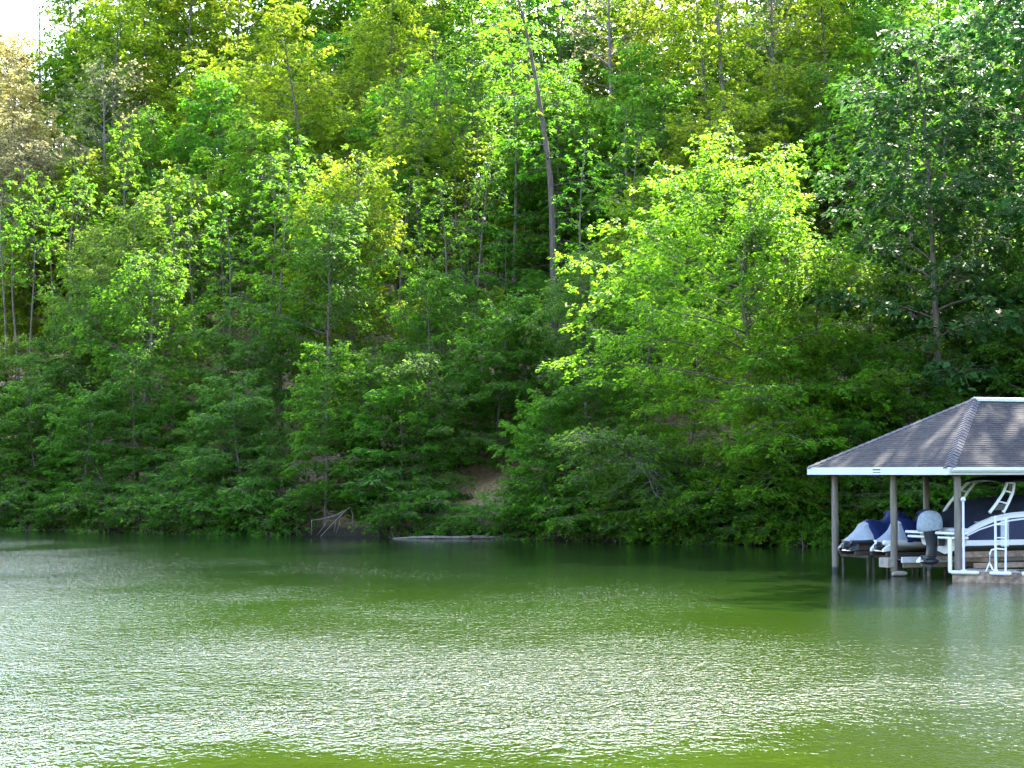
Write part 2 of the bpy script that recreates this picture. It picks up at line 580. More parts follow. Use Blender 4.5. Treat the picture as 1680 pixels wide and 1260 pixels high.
def build_boathouse():
    t = thing("boathouse", "open-sided boathouse with a grey shingle hip roof standing on wooden pilings in the lake", "boathouse", bw(0, 0), BRZ)
    V0, V1, U0, U1 = -0.65, 10.95, -0.50, 6.85
    hw = (U1 - U0) / 2
    uc = (U0 + U1) / 2
    ZE, ZR = 3.26, 5.36
    P0, P1 = V0 + hw, V1 - hw
    rs = np.random.RandomState(3)
    # pilings
    for v, u in ((0, 0), (0, 3.17), (0, 6.35), (3.43, 0), (3.43, 6.35), (6.86, 0), (6.86, 6.35), (10.3, 0), (10.3, 3.17), (10.3, 6.35), (6.86, 3.17)):
        b = MB()
        zs = [-1.5, 0.0, 0.8, 1.6, 2.4, 3.02]
        off = rs.normal(0, 0.008, (6, 2))
        b.tube([(v + off[i, 0], u + off[i, 1], z) for i, z in enumerate(zs)], [0.112, 0.110, 0.106, 0.104, 0.102, 0.10], 14)
        b.build("post", M_POST, t, True)
    # header beams on the posts, just inside the fascia
    for lo, hi in (((-0.12, -0.08, 3.025), (10.42, 0.08, 3.24)), ((-0.12, 6.27, 3.025), (10.42, 6.43, 3.24)), ((-0.08, 0.085, 3.03), (0.08, 6.265, 3.235)), ((10.22, 0.085, 3.03), (10.38, 6.265, 3.235)), ((3.35, 0.085, 3.03), (3.51, 6.265, 3.235)), ((6.78, 0.085, 3.03), (6.94, 6.265, 3.235))):
        MB().bbox(lo, hi, 0.012).build("beam", M_DARKW, t)
    # roof deck
    b = MB()
    A, Bq, Cq, D = (V0, U0, ZE), (V1, U0, ZE), (V1, U1, ZE), (V0, U1, ZE)
    E_, G = (P0, uc, ZR), (P1, uc, ZR)
    lo = lambda p: (p[0], p[1], p[2] - 0.03)
    vv = [A, Bq, Cq, D, E_, G] + [lo(p) for p in (A, Bq, Cq, D, E_, G)]
    ff = [(0, 1, 5, 4), (2, 3, 4, 5), (3, 0, 4), (1, 2, 5), (6, 10, 11, 7), (8, 11, 10, 9), (9, 10, 6), (7, 11, 8), (0, 6, 7, 1), (1, 7, 8, 2), (2, 8, 9, 3), (3, 9, 6, 0)]
    b.add(vv, ff)
    roof = b.build("roof", M_DARKW, t)
    roof['label'] = "grey asphalt shingle hip roof with white fascia"
    # shingle courses: every tab is a thin raised piece
    b = MB()
    rise = ZR - ZE
    sl_len = math.hypot(hw, rise)
    nc = 34

    def face(o, ax, inn, length, taper):
        # o: eave corner; ax: unit along eave; inn: unit inward (horizontal); taper: metres cut from each end at the ridge
        nrm = np.cross(ax, np.array([inn[0] * hw, inn[1] * hw, rise]) / sl_len)
        nrm = nrm / np.linalg.norm(nrm)
        if nrm[2] < 0:
            nrm = -nrm
        for k in range(nc):
            f0, f1 = k / nc, min(1.0, (k + 1.12) / nc)
            a0, a1 = taper * f0, length - taper * f0
            c0, c1 = taper * min(1, f1), length - taper * min(1, f1)
            a = a0 - rs.uniform(0, 0.3)
            while a < a1:
                w = rs.uniform(0.22, 0.40)
                s0, s1 = max(a, a0), min(a + w - 0.006, a1)
                a += w
                if s1 - s0 < 0.02:
                    continue
                h0 = 0.007 + rs.uniform(0, 0.007)
                pts = []
                for s, f, hh in ((s0, f0, h0), (s1, f0, h0), (min(max(s1, c0), c1), f1, 0.003), (min(max(s0, c0), c1), f1, 0.003), (s0, f0, 0.001), (s1, f0, 0.001)):
                    p = o + ax * s + np.array([inn[0] * hw * f, inn[1] * hw * f, rise * f]) + nrm * hh
                    pts.append(p)
                b.add(pts, [(0, 1, 2, 3), (4, 5, 1, 0)])
    face(np.array(A), np.array([1., 0, 0]), np.array([0, 1.]), V1 - V0, hw)
    face(np.array(Cq), np.array([-1., 0, 0]), np.array([0, -1.]), V1 - V0, hw)
    face(np.array(D), np.array([0, -1., 0]), np.array([1., 0]), U1 - U0, hw)
    face(np.array(Bq), np.array([0, 1., 0]), np.array([-1., 0]), U1 - U0, hw)
    sh = b.build("shingles", M_SHING, roof)
    sh['kind'] = 'stuff'
    # hip caps, overlapping saddles
    for k0, (p, q) in enumerate(((A, E_), (D, E_), (Bq, G), (Cq, G))):
        p, q = np.array(p), np.array(q)
        d = q - p
        L = np.linalg.norm(d)
        d /= L
        hz = np.array([d[0], d[1], 0]) / math.hypot(d[0], d[1])
        sd = np.array([-hz[1], hz[0], 0])
        n = 26
        for i in range(n):
            a, e = i / n * L, min(L, (i + 1.25) / n * L)
            m2 = MB()
            up0, up1 = 0.050, 0.026
            pts = []
            for s, up in ((a, up0), (e, up1)):
                c = p + d * s
                for y, z in ((-0.17, up - 0.085), (0.0, up), (0.17, up - 0.085), (0.16, up - 0.105), (0.0, up - 0.022), (-0.16, up - 0.105)):
                    pts.append(c + sd * y + np.array([0, 0, z]))
            m2.loft([pts[:6], pts[6:]])
            m2.build("hip_cap", M_CAP, roof)
    # ridge vent
    b = MB()
    prof = [(-0.20, -0.08), (-0.16, 0.0), (0, 0.05), (0.16, 0.0), (0.20, -0.08)]
    b.loft([[(x, uc + y, ZR + z) for y, z in prof] for x in (P0 - 0.06, P1 + 0.06)])
    b.build("ridge_vent", M_VENT, roof)
    # fascia boards with a small bottom lip, mitred just short of each other
    zt, zb = 3.25, 3.035
    for (lo_, hi_) in (((V0 - 0.03, U0 + 0.002, zb), (V0 + 0.01, U1 - 0.002, zt)), ((V1 - 0.01, U0 + 0.002, zb), (V1 + 0.03, U1 - 0.002, zt)),
                       ((V0 - 0.032, U0 - 0.035, zb - 0.002), (V1 + 0.032, U0 - 0.001, zt)), ((V0 - 0.032, U1 + 0.001, zb - 0.002), (V1 + 0.032, U1 + 0.035, zt))):
        MB().bbox(lo_, hi_, 0.006).build("fascia", M_WHITE, roof)
    MB().bbox((V0 - 0.05, U0 + 0.01, zb - 0.006), (V0 - 0.032, U1 - 0.01, zb + 0.022), 0.004).build("trim_lip", M_WHITE, roof)
    # soffit
    MB().box((V0 + 0.02, U0 + 0.01, 3.05), (-0.13, U1 - 0.01, 3.065)).build("soffit", M_WHITE, roof)
    MB().box((-0.128, U0 + 0.01, 3.05), (V1 - 0.02, -0.09, 3.065)).build("soffit", M_WHITE, roof)
    # gutter along the front eave
    b = MB()
    pr = [(-0.037, 0.005), (-0.14, 0.02), (-0.165, 0.075), (-0.150, 0.12), (-0.155, 0.135), (-0.137, 0.135), (-0.135, 0.11), (-0.145, 0.07), (-0.128, 0.022), (-0.045, 0.025), (-0.042, 0.13), (-0.037, 0.13)]
    b.loft([[(x, U0 + y, 3.10 + z) for y, z in pr] for x in (V0 + 0.02, V1)])
    b.build("gutter", M_ALU, roof)
    return t


def build_sign():
    u0, u1 = 2.80, 3.25
    t = thing("permit_sign", "small pale dock permit plate with dark green bands on the white fascia", "sign", bw(-0.683, 3.02, 3.14), BRZ)
    MB().bbox((-0.012, -0.21, -0.075), (0.0, 0.21, 0.075), 0.004).build("plate", M_SIGN, t)
    MB().box((-0.016, -0.20, 0.018), (-0.0121, 0.20, 0.064)).build("band", M_SIGNG, t)
    MB().box((-0.016, -0.20, -0.050), (-0.0121, 0.20, -0.018)).build("band", M_SIGNG, t)
    for sy in (-0.19, 0.19):
        MB().lathe([(0.006, -0.004), (0.006, 0.004)], 6, (-0.013, sy, 0)).build("screw", M_STEEL, t)


# ---- jet ski under a cover, stern at local x = 0
def jetski(v, u, z, label, seed, rzj=0.0, hump=1.0, hullm=None):
    rs = np.random.RandomState(seed)
    t = thing("jet_ski", label, "jet ski", bw(v, u, z), BRZ + rzj, "covered jet skis beside the pier")
    xs = [0.0, 0.12, 0.5, 1.2, 2.0, 2.6, 3.0, 3.22]
    hwid = [0.30, 0.40, 0.54, 0.58, 0.56, 0.44, 0.25, 0.04]
    zk = [0.10, 0.06, 0.03, 0.0, 0.02, 0.10, 0.24, 0.40]
    zg = [0.36, 0.36, 0.37, 0.38, 0.42, 0.47, 0.52, 0.55]
    rings = []
    for x, w, k, g in zip(xs, hwid, zk, zg):
        c = k + 0.16
        rings.append([(x, 0, k), (x, w * 0.78, c), (x, w * 0.86, c + 0.02), (x, w, min(c + 0.10, g - 0.03)), (x, w, g), (x, 0, g), (x, -w, g), (x, -w, min(c + 0.10, g - 0.03)), (x, -w * 0.86, c + 0.02), (x, -w * 0.78, c)])
    b = MB()
    b.loft(rings)
    hull = b.build("hull", hullm or M_GEL, t, True)
    # dark jet tunnel, nozzle and ride plate at the stern
    b = MB()
    b.loft([[(x, y, zz) for y, zz in ((-0.17, 0.07), (0.17, 0.07), (0.19, 0.20), (0.12, 0.31), (-0.12, 0.31), (-0.19, 0.20))] for x in (-0.012, 0.10)])
    b.build("jet_tunnel", M_BLACK, hull)
    b = MB()
    b.tube([(-0.16, 0, 0.16), (-0.06, 0, 0.17), (0.02, 0, 0.18)], [0.075, 0.085, 0.11], 12)
    b.build("nozzle", M_MOTOR, t, True)
    MB().bbox((-0.06, -0.20, 0.022), (0.3, 0.20, 0.06), 0.008).build("ride_plate", M_STEEL, t)
    for s in (-1, 1):
        b = MB()
        b.loft([[(-0.10, s * 0.28, 0.02), (-0.10, s * 0.36, 0.02), (-0.10, s * 0.37, 0.10), (-0.10, s * 0.27, 0.10)], [(0.14, s * 0.26, 0.05), (0.14, s * 0.44, 0.06), (0.14, s * 0.46, 0.27), (0.14, s * 0.26, 0.25)]])
        b.build("sponson", hullm or M_GEL, t)
    # cover: one tail piece, one body piece, one bow piece
    X = np.linspace(-0.06, 3.24, 34)
    top = np.interp(X, [-0.06, 0.15, 0.42, 0.52, 0.75, 0.95, 1.25, 1.45, 1.65, 1.95, 2.3, 2.7, 3.24], [0.37, 0.47, 0.66, 0.84 * hump, 0.98 * hump, 0.97 * hump, 0.92, 1.02, 1.28, 1.25, 0.98, 0.80, 0.58])
    W = np.interp(X, [-0.06, 0.1, 0.45, 0.8, 1.2, 2.0, 2.6, 3.0, 3.24], [0.10, 0.30, 0.50, 0.60, 0.63, 0.61, 0.49, 0.29, 0.07])
    G = np.interp(X, xs, zg)
    G = G + np.where(X < 0.6, -0.03, -0.06)
    flat = np.interp(X, [0, 0.4, 0.8, 1.4, 1.7, 2.0, 2.4, 3.2], [0.8, 0.55, 0.30, 0.30, 0.55, 0.55, 0.7, 0.8])

    def ring(i):
        x, w, g, h, fl = X[i], W[i], G[i], top[i] - G[i], flat[i]
        half = [(w, 0.0), (w * 1.02, 0.10), (w * (0.72 + 0.2 * fl), 0.34 + 0.1 * fl), (w * (0.34 + 0.42 * fl), 0.70), (w * (0.22 + 0.40 * fl), 0.92), (w * 0.12, 1.0)]
        r = [(x, y, g + zz * h) for y, zz in half] + [(x, -y, g + zz * h) for y, zz in half[::-1]]
        return [(p[0] + rs.normal(0, 0.004), p[1] + rs.normal(0, 0.008), p[2] + rs.normal(0, 0.006)) for p in r]
    RG = [ring(i) for i in range(len(X))]
    i1, i2 = 7, 26
    for nm, sl_, mt in (("tail_cover", RG[:i1 + 1], M_GREYC), ("cover", RG[i1:i2 + 1], M_BLUE), ("bow_cover", RG[i2:], M_DBLUE)):
        b = MB()
        b.loft(sl_, True)
        b.build(nm, mt, t, True)
    # pale strap and elastic hem
    for s in (-1, 1):
        b = MB()
        p = []
        for i in range(10, 22):
            q = RG[i][1] if s > 0 else RG[i][-2]
            p.append((q[0], q[1] + s * 0.012, q[2] + 0.10 + 0.01 * (i - 10)))
        b.tube(p, 0.018, 5)
        b.build("piping", M_GREYC, t, True)
    # handlebar bulge flaps
    for s in (-1, 1):
        b = MB()
        b.tube([(1.72, s * 0.10, 1.18), (1.70, s * 0.30, 1.17), (1.66, s * 0.42, 1.13)], [0.10, 0.085, 0.05], 9)
        b.build("handlebar_cover", M_DBLUE, t, True)
    return t


def jetski_lift(v, u, label):
    t = thing("jet_ski_lift", label, "lift", bw(v, u, 0), BRZ, "jet ski lifts")
    for s in (-0.42, 0.42):
        MB().bbox((-0.05, s - 0.05, 0.585), (2.6, s + 0.05, 0.69), 0.01).build("bunk", M_LIFTW, t)
    for x in (0.25, 1.9):
        MB().bbox((x - 0.06, -0.75, 0.49), (x + 0.06, 0.75, 0.583), 0.01).build("cross_beam", M_LIFTW, t)
        for s in (-0.68, 0.68):
            MB().tube([(x, s, -1.2), (x, s, 0.488)], 0.045, 8).build("leg", M_LIFTW, t, True)
    return t


def build_boat():
    t = thing("motor_boat", "navy and white motor boat with wakeboard tower and dark cockpit cover on its lift", "boat", bw(0.6, 1.65, 0), BRZ)
    xs = np.array([0.0, 0.5, 1.0, 1.6, 2.4, 3.4, 4.4, 5.2, 5.9, 6.4, 6.7])
    sheer = np.interp(xs, [0, 0.5, 1.0, 1.6, 2.1, 4, 6.7], [1.44, 1.66, 1.83, 1.93, 1.97, 2.02, 2.10])
    bs = np.interp(xs, [0, 0.5, 3.4, 4.4, 5.2, 5.9, 6.4, 6.7], [1.14, 1.20, 1.20, 1.10, 0.90, 0.58, 0.28, 0.04])
    bc = np.interp(xs, [0, 3.4, 4.4, 5.2, 5.9, 6.4, 6.7], [1.06, 1.06, 0.90, 0.66, 0.36, 0.13, 0.02])
    zk = np.interp(xs, [0, 3.4, 5.2, 6.2, 6.7], [0.70, 0.70, 0.82, 1.15, 1.62])
    zc = np.interp(xs, [0, 3.4, 5.2, 6.2, 6.7], [0.97, 0.97, 1.06, 1.30, 1.66])
    line = np.minimum(np.interp(xs, [0, 0.5, 1.3, 2.1, 6.7], [1.27, 1.45, 1.66, 1.77, 1.88]), sheer - 0.10)
    rows = []
    for i in range(len(xs)):
        x = xs[i]

        def at_z(z):
            f = (z - zc[i]) / max(1e-6, sheer[i] - zc[i])
            return bc[i] + (bs[i] - bc[i]) * max(0, min(1, f)) ** 0.7
        zl = [zk[i], zc[i], zc[i] + 0.015, zc[i] + 0.17, line[i] - 0.02, line[i] + 0.025, max(line[i] + 0.03, sheer[i] - 0.16), sheer[i]]
        yl = [0.0, bc[i], bc[i] + 0.03 * min(1, bc[i])] + [at_z(z) + 0.03 * min(1, bc[i]) for z in zl[3:]]
        rows.append([(x - (0.14 * (1 - (z - 0.7) / 1.3) if i == 0 else 0) * -1, y, z) for y, z in zip(yl, zl)])
    mats = [M_BOT, M_GEL, M_GEL, M_NAVY, M_GEL, M_NAVY, M_GEL]
    mi = [0, 1, 1, 2, 1, 2, 1]
    b = MB()
    for s in (1, -1):
        for i in range(len(xs) - 1):
            for j in range(7):
                q = [rows[i][j], rows[i + 1][j], rows[i + 1][j + 1], rows[i][j + 1]]
                q = [(p[0], p[1] * s, p[2]) for p in q]
                b.add(q, [(0, 1, 2, 3)] if s < 0 else [(3, 2, 1, 0)], mi[j])
    r0 = rows[0]
    tr = [(p[0], p[1], p[2]) for p in r0] + [(p[0], -p[1], p[2]) for p in r0[::-1][:-1]]
    b.add(tr, [tuple(range(len(tr)))], 1)
    # deck just under the sheer
    for i in range(len(xs) - 1):
        b.add([(rows[i][7][0], rows[i][7][1], rows[i][7][2]), (rows[i + 1][7][0], rows[i + 1][7][1], rows[i + 1][7][2]), (rows[i + 1][7][0], -rows[i + 1][7][1], rows[i + 1][7][2]), (rows[i][7][0], -rows[i][7][1], rows[i][7][2])], [(0, 1, 2, 3)], 1)
    b.build("hull", [M_BOT, M_GEL, M_NAVY], t)
    # rub rail
    for s in (-1, 1):
        b = MB()
        b.tube([(rows[i][7][0], s * (rows[i][7][1] + 0.012), rows[i][7][2] - 0.02) for i in range(len(xs))], 0.022, 6)
        b.build("rub_rail", M_GEL, t, True)
    # swim platform, two lips, cut away round the motor
    for s in (-1, 1):
        MB().bbox((-0.42, s * 0.75 - 0.47, 1.30), (0.10, s * 0.75 + 0.47, 1.38), 0.02).build("swim_platform", M_GEL, t)
        MB().bbox((-0.36, s * 0.75 - 0.44, 1.17), (0.12, s * 0.75 + 0.44, 1.245), 0.02).build("platform_step", M_GEL, t)
        MB().bbox((-0.05, s * 0.8 - 0.3, 1.385), (0.20, s * 0.8 + 0.3, 1.43), 0.015).build("platform_pad", M_WHITE, t)
    # outboard motor under a grey cover
    b = MB()
    prof = [(0.62, 0.30), (0.66, 0.335), (0.68, 0.34), (0.66, 0.335), (0.60, 0.31), (0.47, 0.25), (0.28, 0.15), (0.08, 0.04)]
    hz = [1.40, 1.43, 1.52, 1.66, 1.80, 1.90, 1.965, 1.99]
    rings = []
    for (a, w), z in zip(prof, hz):
        fr = (z - 1.40) / 0.6
        rings.append([(-0.40 + 0.03 * fr + a * 0.56 * math.copysign(abs(math.cos(k)) ** 0.75, math.cos(k)), w * 0.86 * math.copysign(abs(math.sin(k)) ** 0.75, math.sin(k)), z + (0.035 * math.cos(k) if fr < 0.2 else 0)) for k in np.linspace(0, 2 * math.pi, 20, endpoint=False)])
    b.loft(rings)
    motor = None
    b2 = MB()
    mid = [(1.44, -0.36, 0.25, 0.17), (1.25, -0.34, 0.24, 0.15), (1.05, -0.32, 0.20, 0.11), (0.85, -0.32, 0.19, 0.085), (0.70, -0.34, 0.20, 0.07), (0.60, -0.36, 0.20, 0.05)]
    b2.loft([[(cx + a * math.cos(k), w * math.sin(k), z) for k in np.linspace(0, 2 * math.pi, 14, endpoint=False)] for z, cx, a, w in mid])
    motor = b2.build("outboard_motor", M_MOTOR, t, True)
    motor['label'] = "dark outboard motor with a grey fabric cover over its cowl"
    b.build("cowl_cover", M_COWL, motor, True)
    MB().bbox((-0.66, -0.12, 0.655), (-0.14, 0.12, 0.672), 0.004).build("anti_ventilation_plate", M_MOTOR, motor)
    b = MB()
    b.tube([(-0.62, 0, 0.50), (-0.55, 0, 0.50), (-0.40, 0, 0.50), (-0.2, 0, 0.50), (-0.08, 0, 0.50)], [0.06, 0.085, 0.095, 0.085, 0.02], 12)
    b.build("gearcase", M_MOTOR, motor, True)
    b = MB()
    b.loft([[(-0.30, -0.015, 0.44), (-0.22, 0, 0.44), (-0.30, 0.015, 0.44), (-0.48, 0, 0.44)], [(-0.42, -0.006, 0.24), (-0.38, 0, 0.24), (-0.42, 0.006, 0.24), (-0.50, 0, 0.24)]])
    b.build("skeg", M_MOTOR, motor)
    b = MB()
    b.tube([(-0.76, 0, 0.50), (-0.62, 0, 0.50)], [0.03, 0.055], 10)
    for k in range(3):
        a = k * 2.094 + 0.4
        c, s = math.cos(a), math.sin(a)
        pts = []
        for r, hwd, pit in ((0.05, 0.04, 0.05), (0.13, 0.085, 0.06), (0.185, 0.05, 0.04)):
            for e in (-1, 1):
                y, z = r, e * hwd
                pts.append((-0.69 + e * pit, y * c - z * s, 0.50 + y * s + z * c))
        pts2 = [(p[0] - 0.008, p[1], p[2]) for p in pts]
        b.add(pts + pts2, [(0, 1, 3, 2), (2, 3, 5, 4), (6, 8, 9, 7), (8, 10, 11, 9), (4, 5, 11, 10), (0, 2, 8, 6), (1, 7, 9, 3), (2, 4, 10, 8), (3, 9, 11, 5)])
    b.build("propeller", M_STEEL, motor)
    MB().bbox((-0.22, -0.16, 0.95), (0.03, 0.16, 1.32), 0.02).build("transom_bracket", M_MOTOR, motor)
    # dark mooring cover over the cockpit
    X = np.linspace(0.15, 6.35, 22)
    zt = np.interp(X, [0.15, 0.5, 1.0, 1.5, 2.6, 3.6, 4.6, 6.35], [1.66, 1.95, 2.24, 2.36, 2.42, 2.44, 2.20, 2.11])
    ys = np.interp(X, xs, bs) * 0.93
    zs = np.interp(X, xs, sheer) + 0.005
    rings = []
    rs = np.random.RandomState(5)
    for x, z, y, s0 in zip(X, zt, ys, zs):
        h = z - s0
        half = [(y, -0.03), (y * 0.98, 0.05 * h), (y * 0.80, 0.52 * h), (y * 0.5, 0.84 * h), (y * 0.2, 0.98 * h)]
        r = [(x, a, s0 + c + rs.normal(0, 0.008)) for a, c in half] + [(x, -a, s0 + c + rs.normal(0, 0.008)) for a, c in half[::-1]]
        rings.append(r)
    b = MB()
    b.loft(rings)
    b.build("mooring_cover", M_CANV, t, True)
    # wakeboard tower: a ladder-like leg on each side, hoops across the top
    tw = MB()
    tower = None
    for s in (-1, 1):
        def leg(x0, x1, y0=1.10, y1=0.95):
            return [(x0, s * y0, 1.93), (x0 + 0.30 * (x1 - x0), s * (y0 + 0.02), 2.20), (x0 + 0.66 * (x1 - x0), s * (y0 - 0.02), 2.52), (x0 + 0.92 * (x1 - x0), s * y1, 2.76), (x1, s * (y1 - 0.10), 2.82)]
        la, lb = leg(0.92, 1.72), leg(1.40, 1.98)
        b = MB()
        b.tube(la, [0.052, 0.048, 0.045, 0.042, 0.038], 8)
        b.tube(lb, [0.052, 0.048, 0.045, 0.042, 0.038], 8)
        if tower is None:
            tower = b.build("wakeboard_tower", M_TOWER, t, True)
        else:
            b.build("tower_leg", M_TOWER, tower, True)
        for f in (0.30, 0.55, 0.93):
            pa = [np.interp(f * 4, range(5), [p[k] for p in la]) for k in range(3)]
            pb = [np.interp(f * 4 - 0.25, range(5), [p[k] for p in lb]) for k in range(3)]
            b = MB()
            b.tube([pa, pb], 0.028, 6)
            b.build("rung", M_TOWER, tower, True)
        b = MB()
        b.loft([[(0.99, s * 1.11 - 0.02, 2.00), (1.42, s * 1.11 - 0.02, 2.00), (1.42, s * 1.11 + 0.02, 2.00), (0.99, s * 1.11 + 0.02, 2.00)], [(1.14, s * 1.12 - 0.01, 2.20), (1.50, s * 1.12 - 0.01, 2.17), (1.50, s * 1.12 + 0.01, 2.17), (1.14, s * 1.12 + 0.01, 2.20)]])
        b.build("tower_foot", M_MOTOR, tower)
    for x in (1.72, 1.98):
        b = MB()
        b.tube([(x, -0.86, 2.82), (x + 0.02, -0.4, 2.86), (x + 0.02, 0.4, 2.86), (x, 0.86, 2.82)], 0.028, 8)
        b.build("crossbar", M_TOWER, tower, True)
    # dark bimini laid along the tower top
    rings = []
    for x, zc_, h in ((1.50, 2.90, 0.03), (1.62, 2.93, 0.07), (2.2, 2.955, 0.065), (3.0, 2.965, 0.06), (3.7, 2.94, 0.06), (3.85, 2.91, 0.03)):
        rings.append([(x, y, zc_ + h * zz - 0.10 * abs(y) ** 2) for y, zz in ((-1.0, -0.3), (-0.6, -0.6), (0, -0.7), (0.6, -0.6), (1.0, -0.3), (1.0, 0.3), (0.6, 0.6), (0, 0.7), (-0.6, 0.6), (-1.0, 0.3))])
    b = MB()
    b.loft(rings)
    b.build("bimini", M_CANV, tower, True)
    # grab rail and cleats along the near deck
    for x in (0.45, 2.6):
        for s in (-1, 1):
            MB().tube([(x - 0.09, s * 1.13, np.interp(x, xs, sheer) + 0.03), (x + 0.09, s * 1.13, np.interp(x, xs, sheer) + 0.03)], 0.014, 6).build("cleat", M_STEEL, t, True)
    return t


def build_boat_lift():
    t = thing("boat_lift", "brown timber lift bunks and steel beams under the navy motor boat", "lift", bw(0.6, 1.65, 0), BRZ)
    for s in (-0.72, 0.72):
        b = MB()
        b.bbox((0.1, s - 0.06, 0.62), (5.2, s + 0.06, 0.80), 0.012)
        b.build("bunk", M_BUNK, t)
    for x in (0.9, 4.4):
        MB().bbox((x - 0.07, -1.40, 0.49), (x + 0.07, 1.40, 0.617), 0.01).build("cross_beam", M_BUNK, t)
    for s in (-1.32, 1.32):
        MB().bbox((0.2, s - 0.05, 0.34), (5.6, s + 0.05, 0.487), 0.01).build("side_beam", M_BUNK, t)
        for x in (0.5, 4.9):
            MB().tube([(x, s, -1.3), (x, s, 0.335)], 0.05, 8).build("leg", M_DARKW, t, True)


def build_pier():
    t = thing("finger_pier", "narrow finger pier with a pale edge board between the jet skis and the motor", "pier", bw(0, 3.17, 0), BRZ)
    MB().bbox((-0.30, -0.10, 0.26), (0.02, 0.36, 0.55), 0.012).build("end_block", M_PLANK, t)
    MB().bbox((0.03, -0.36, 0.40), (9.9, -0.30, 0.585), 0.02).build("edge_board", M_BUMP, t)
    for s in (-0.27, 0.27):
        MB().bbox((0.12, s - 0.03, 0.26), (9.9, s + 0.03, 0.47), 0.008).build("stringer", M_DARKW, t)
    b = MB()
    b.bbox((-0.07, -0.075, 0.0), (0.07, 0.07, 0.12), 0.004)
    plank = b.mesh("plank")
    me = MB().bbox((0, -0.29, 0.475), (0.135, 0.29, 0.51), 0.005).mesh("plank")
    i = 0
    x = 0.14
    while x < 9.7:
        if not any(abs(x + 0.07 - p) < 0.2 for p in (3.43, 6.86)):
            o = obj("plank", me, M_PLANK, t, (x, 0, 0))
        x += 0.145
    b = MB()
    b.tube([(-0.16, -0.14, 0.08), (-0.05, -0.14, 0.09), (0.22, -0.14, 0.09), (0.34, -0.14, 0.08)], [0.05, 0.075, 0.075, 0.05], 12)
    b.build("float", M_PLANK, t, True)


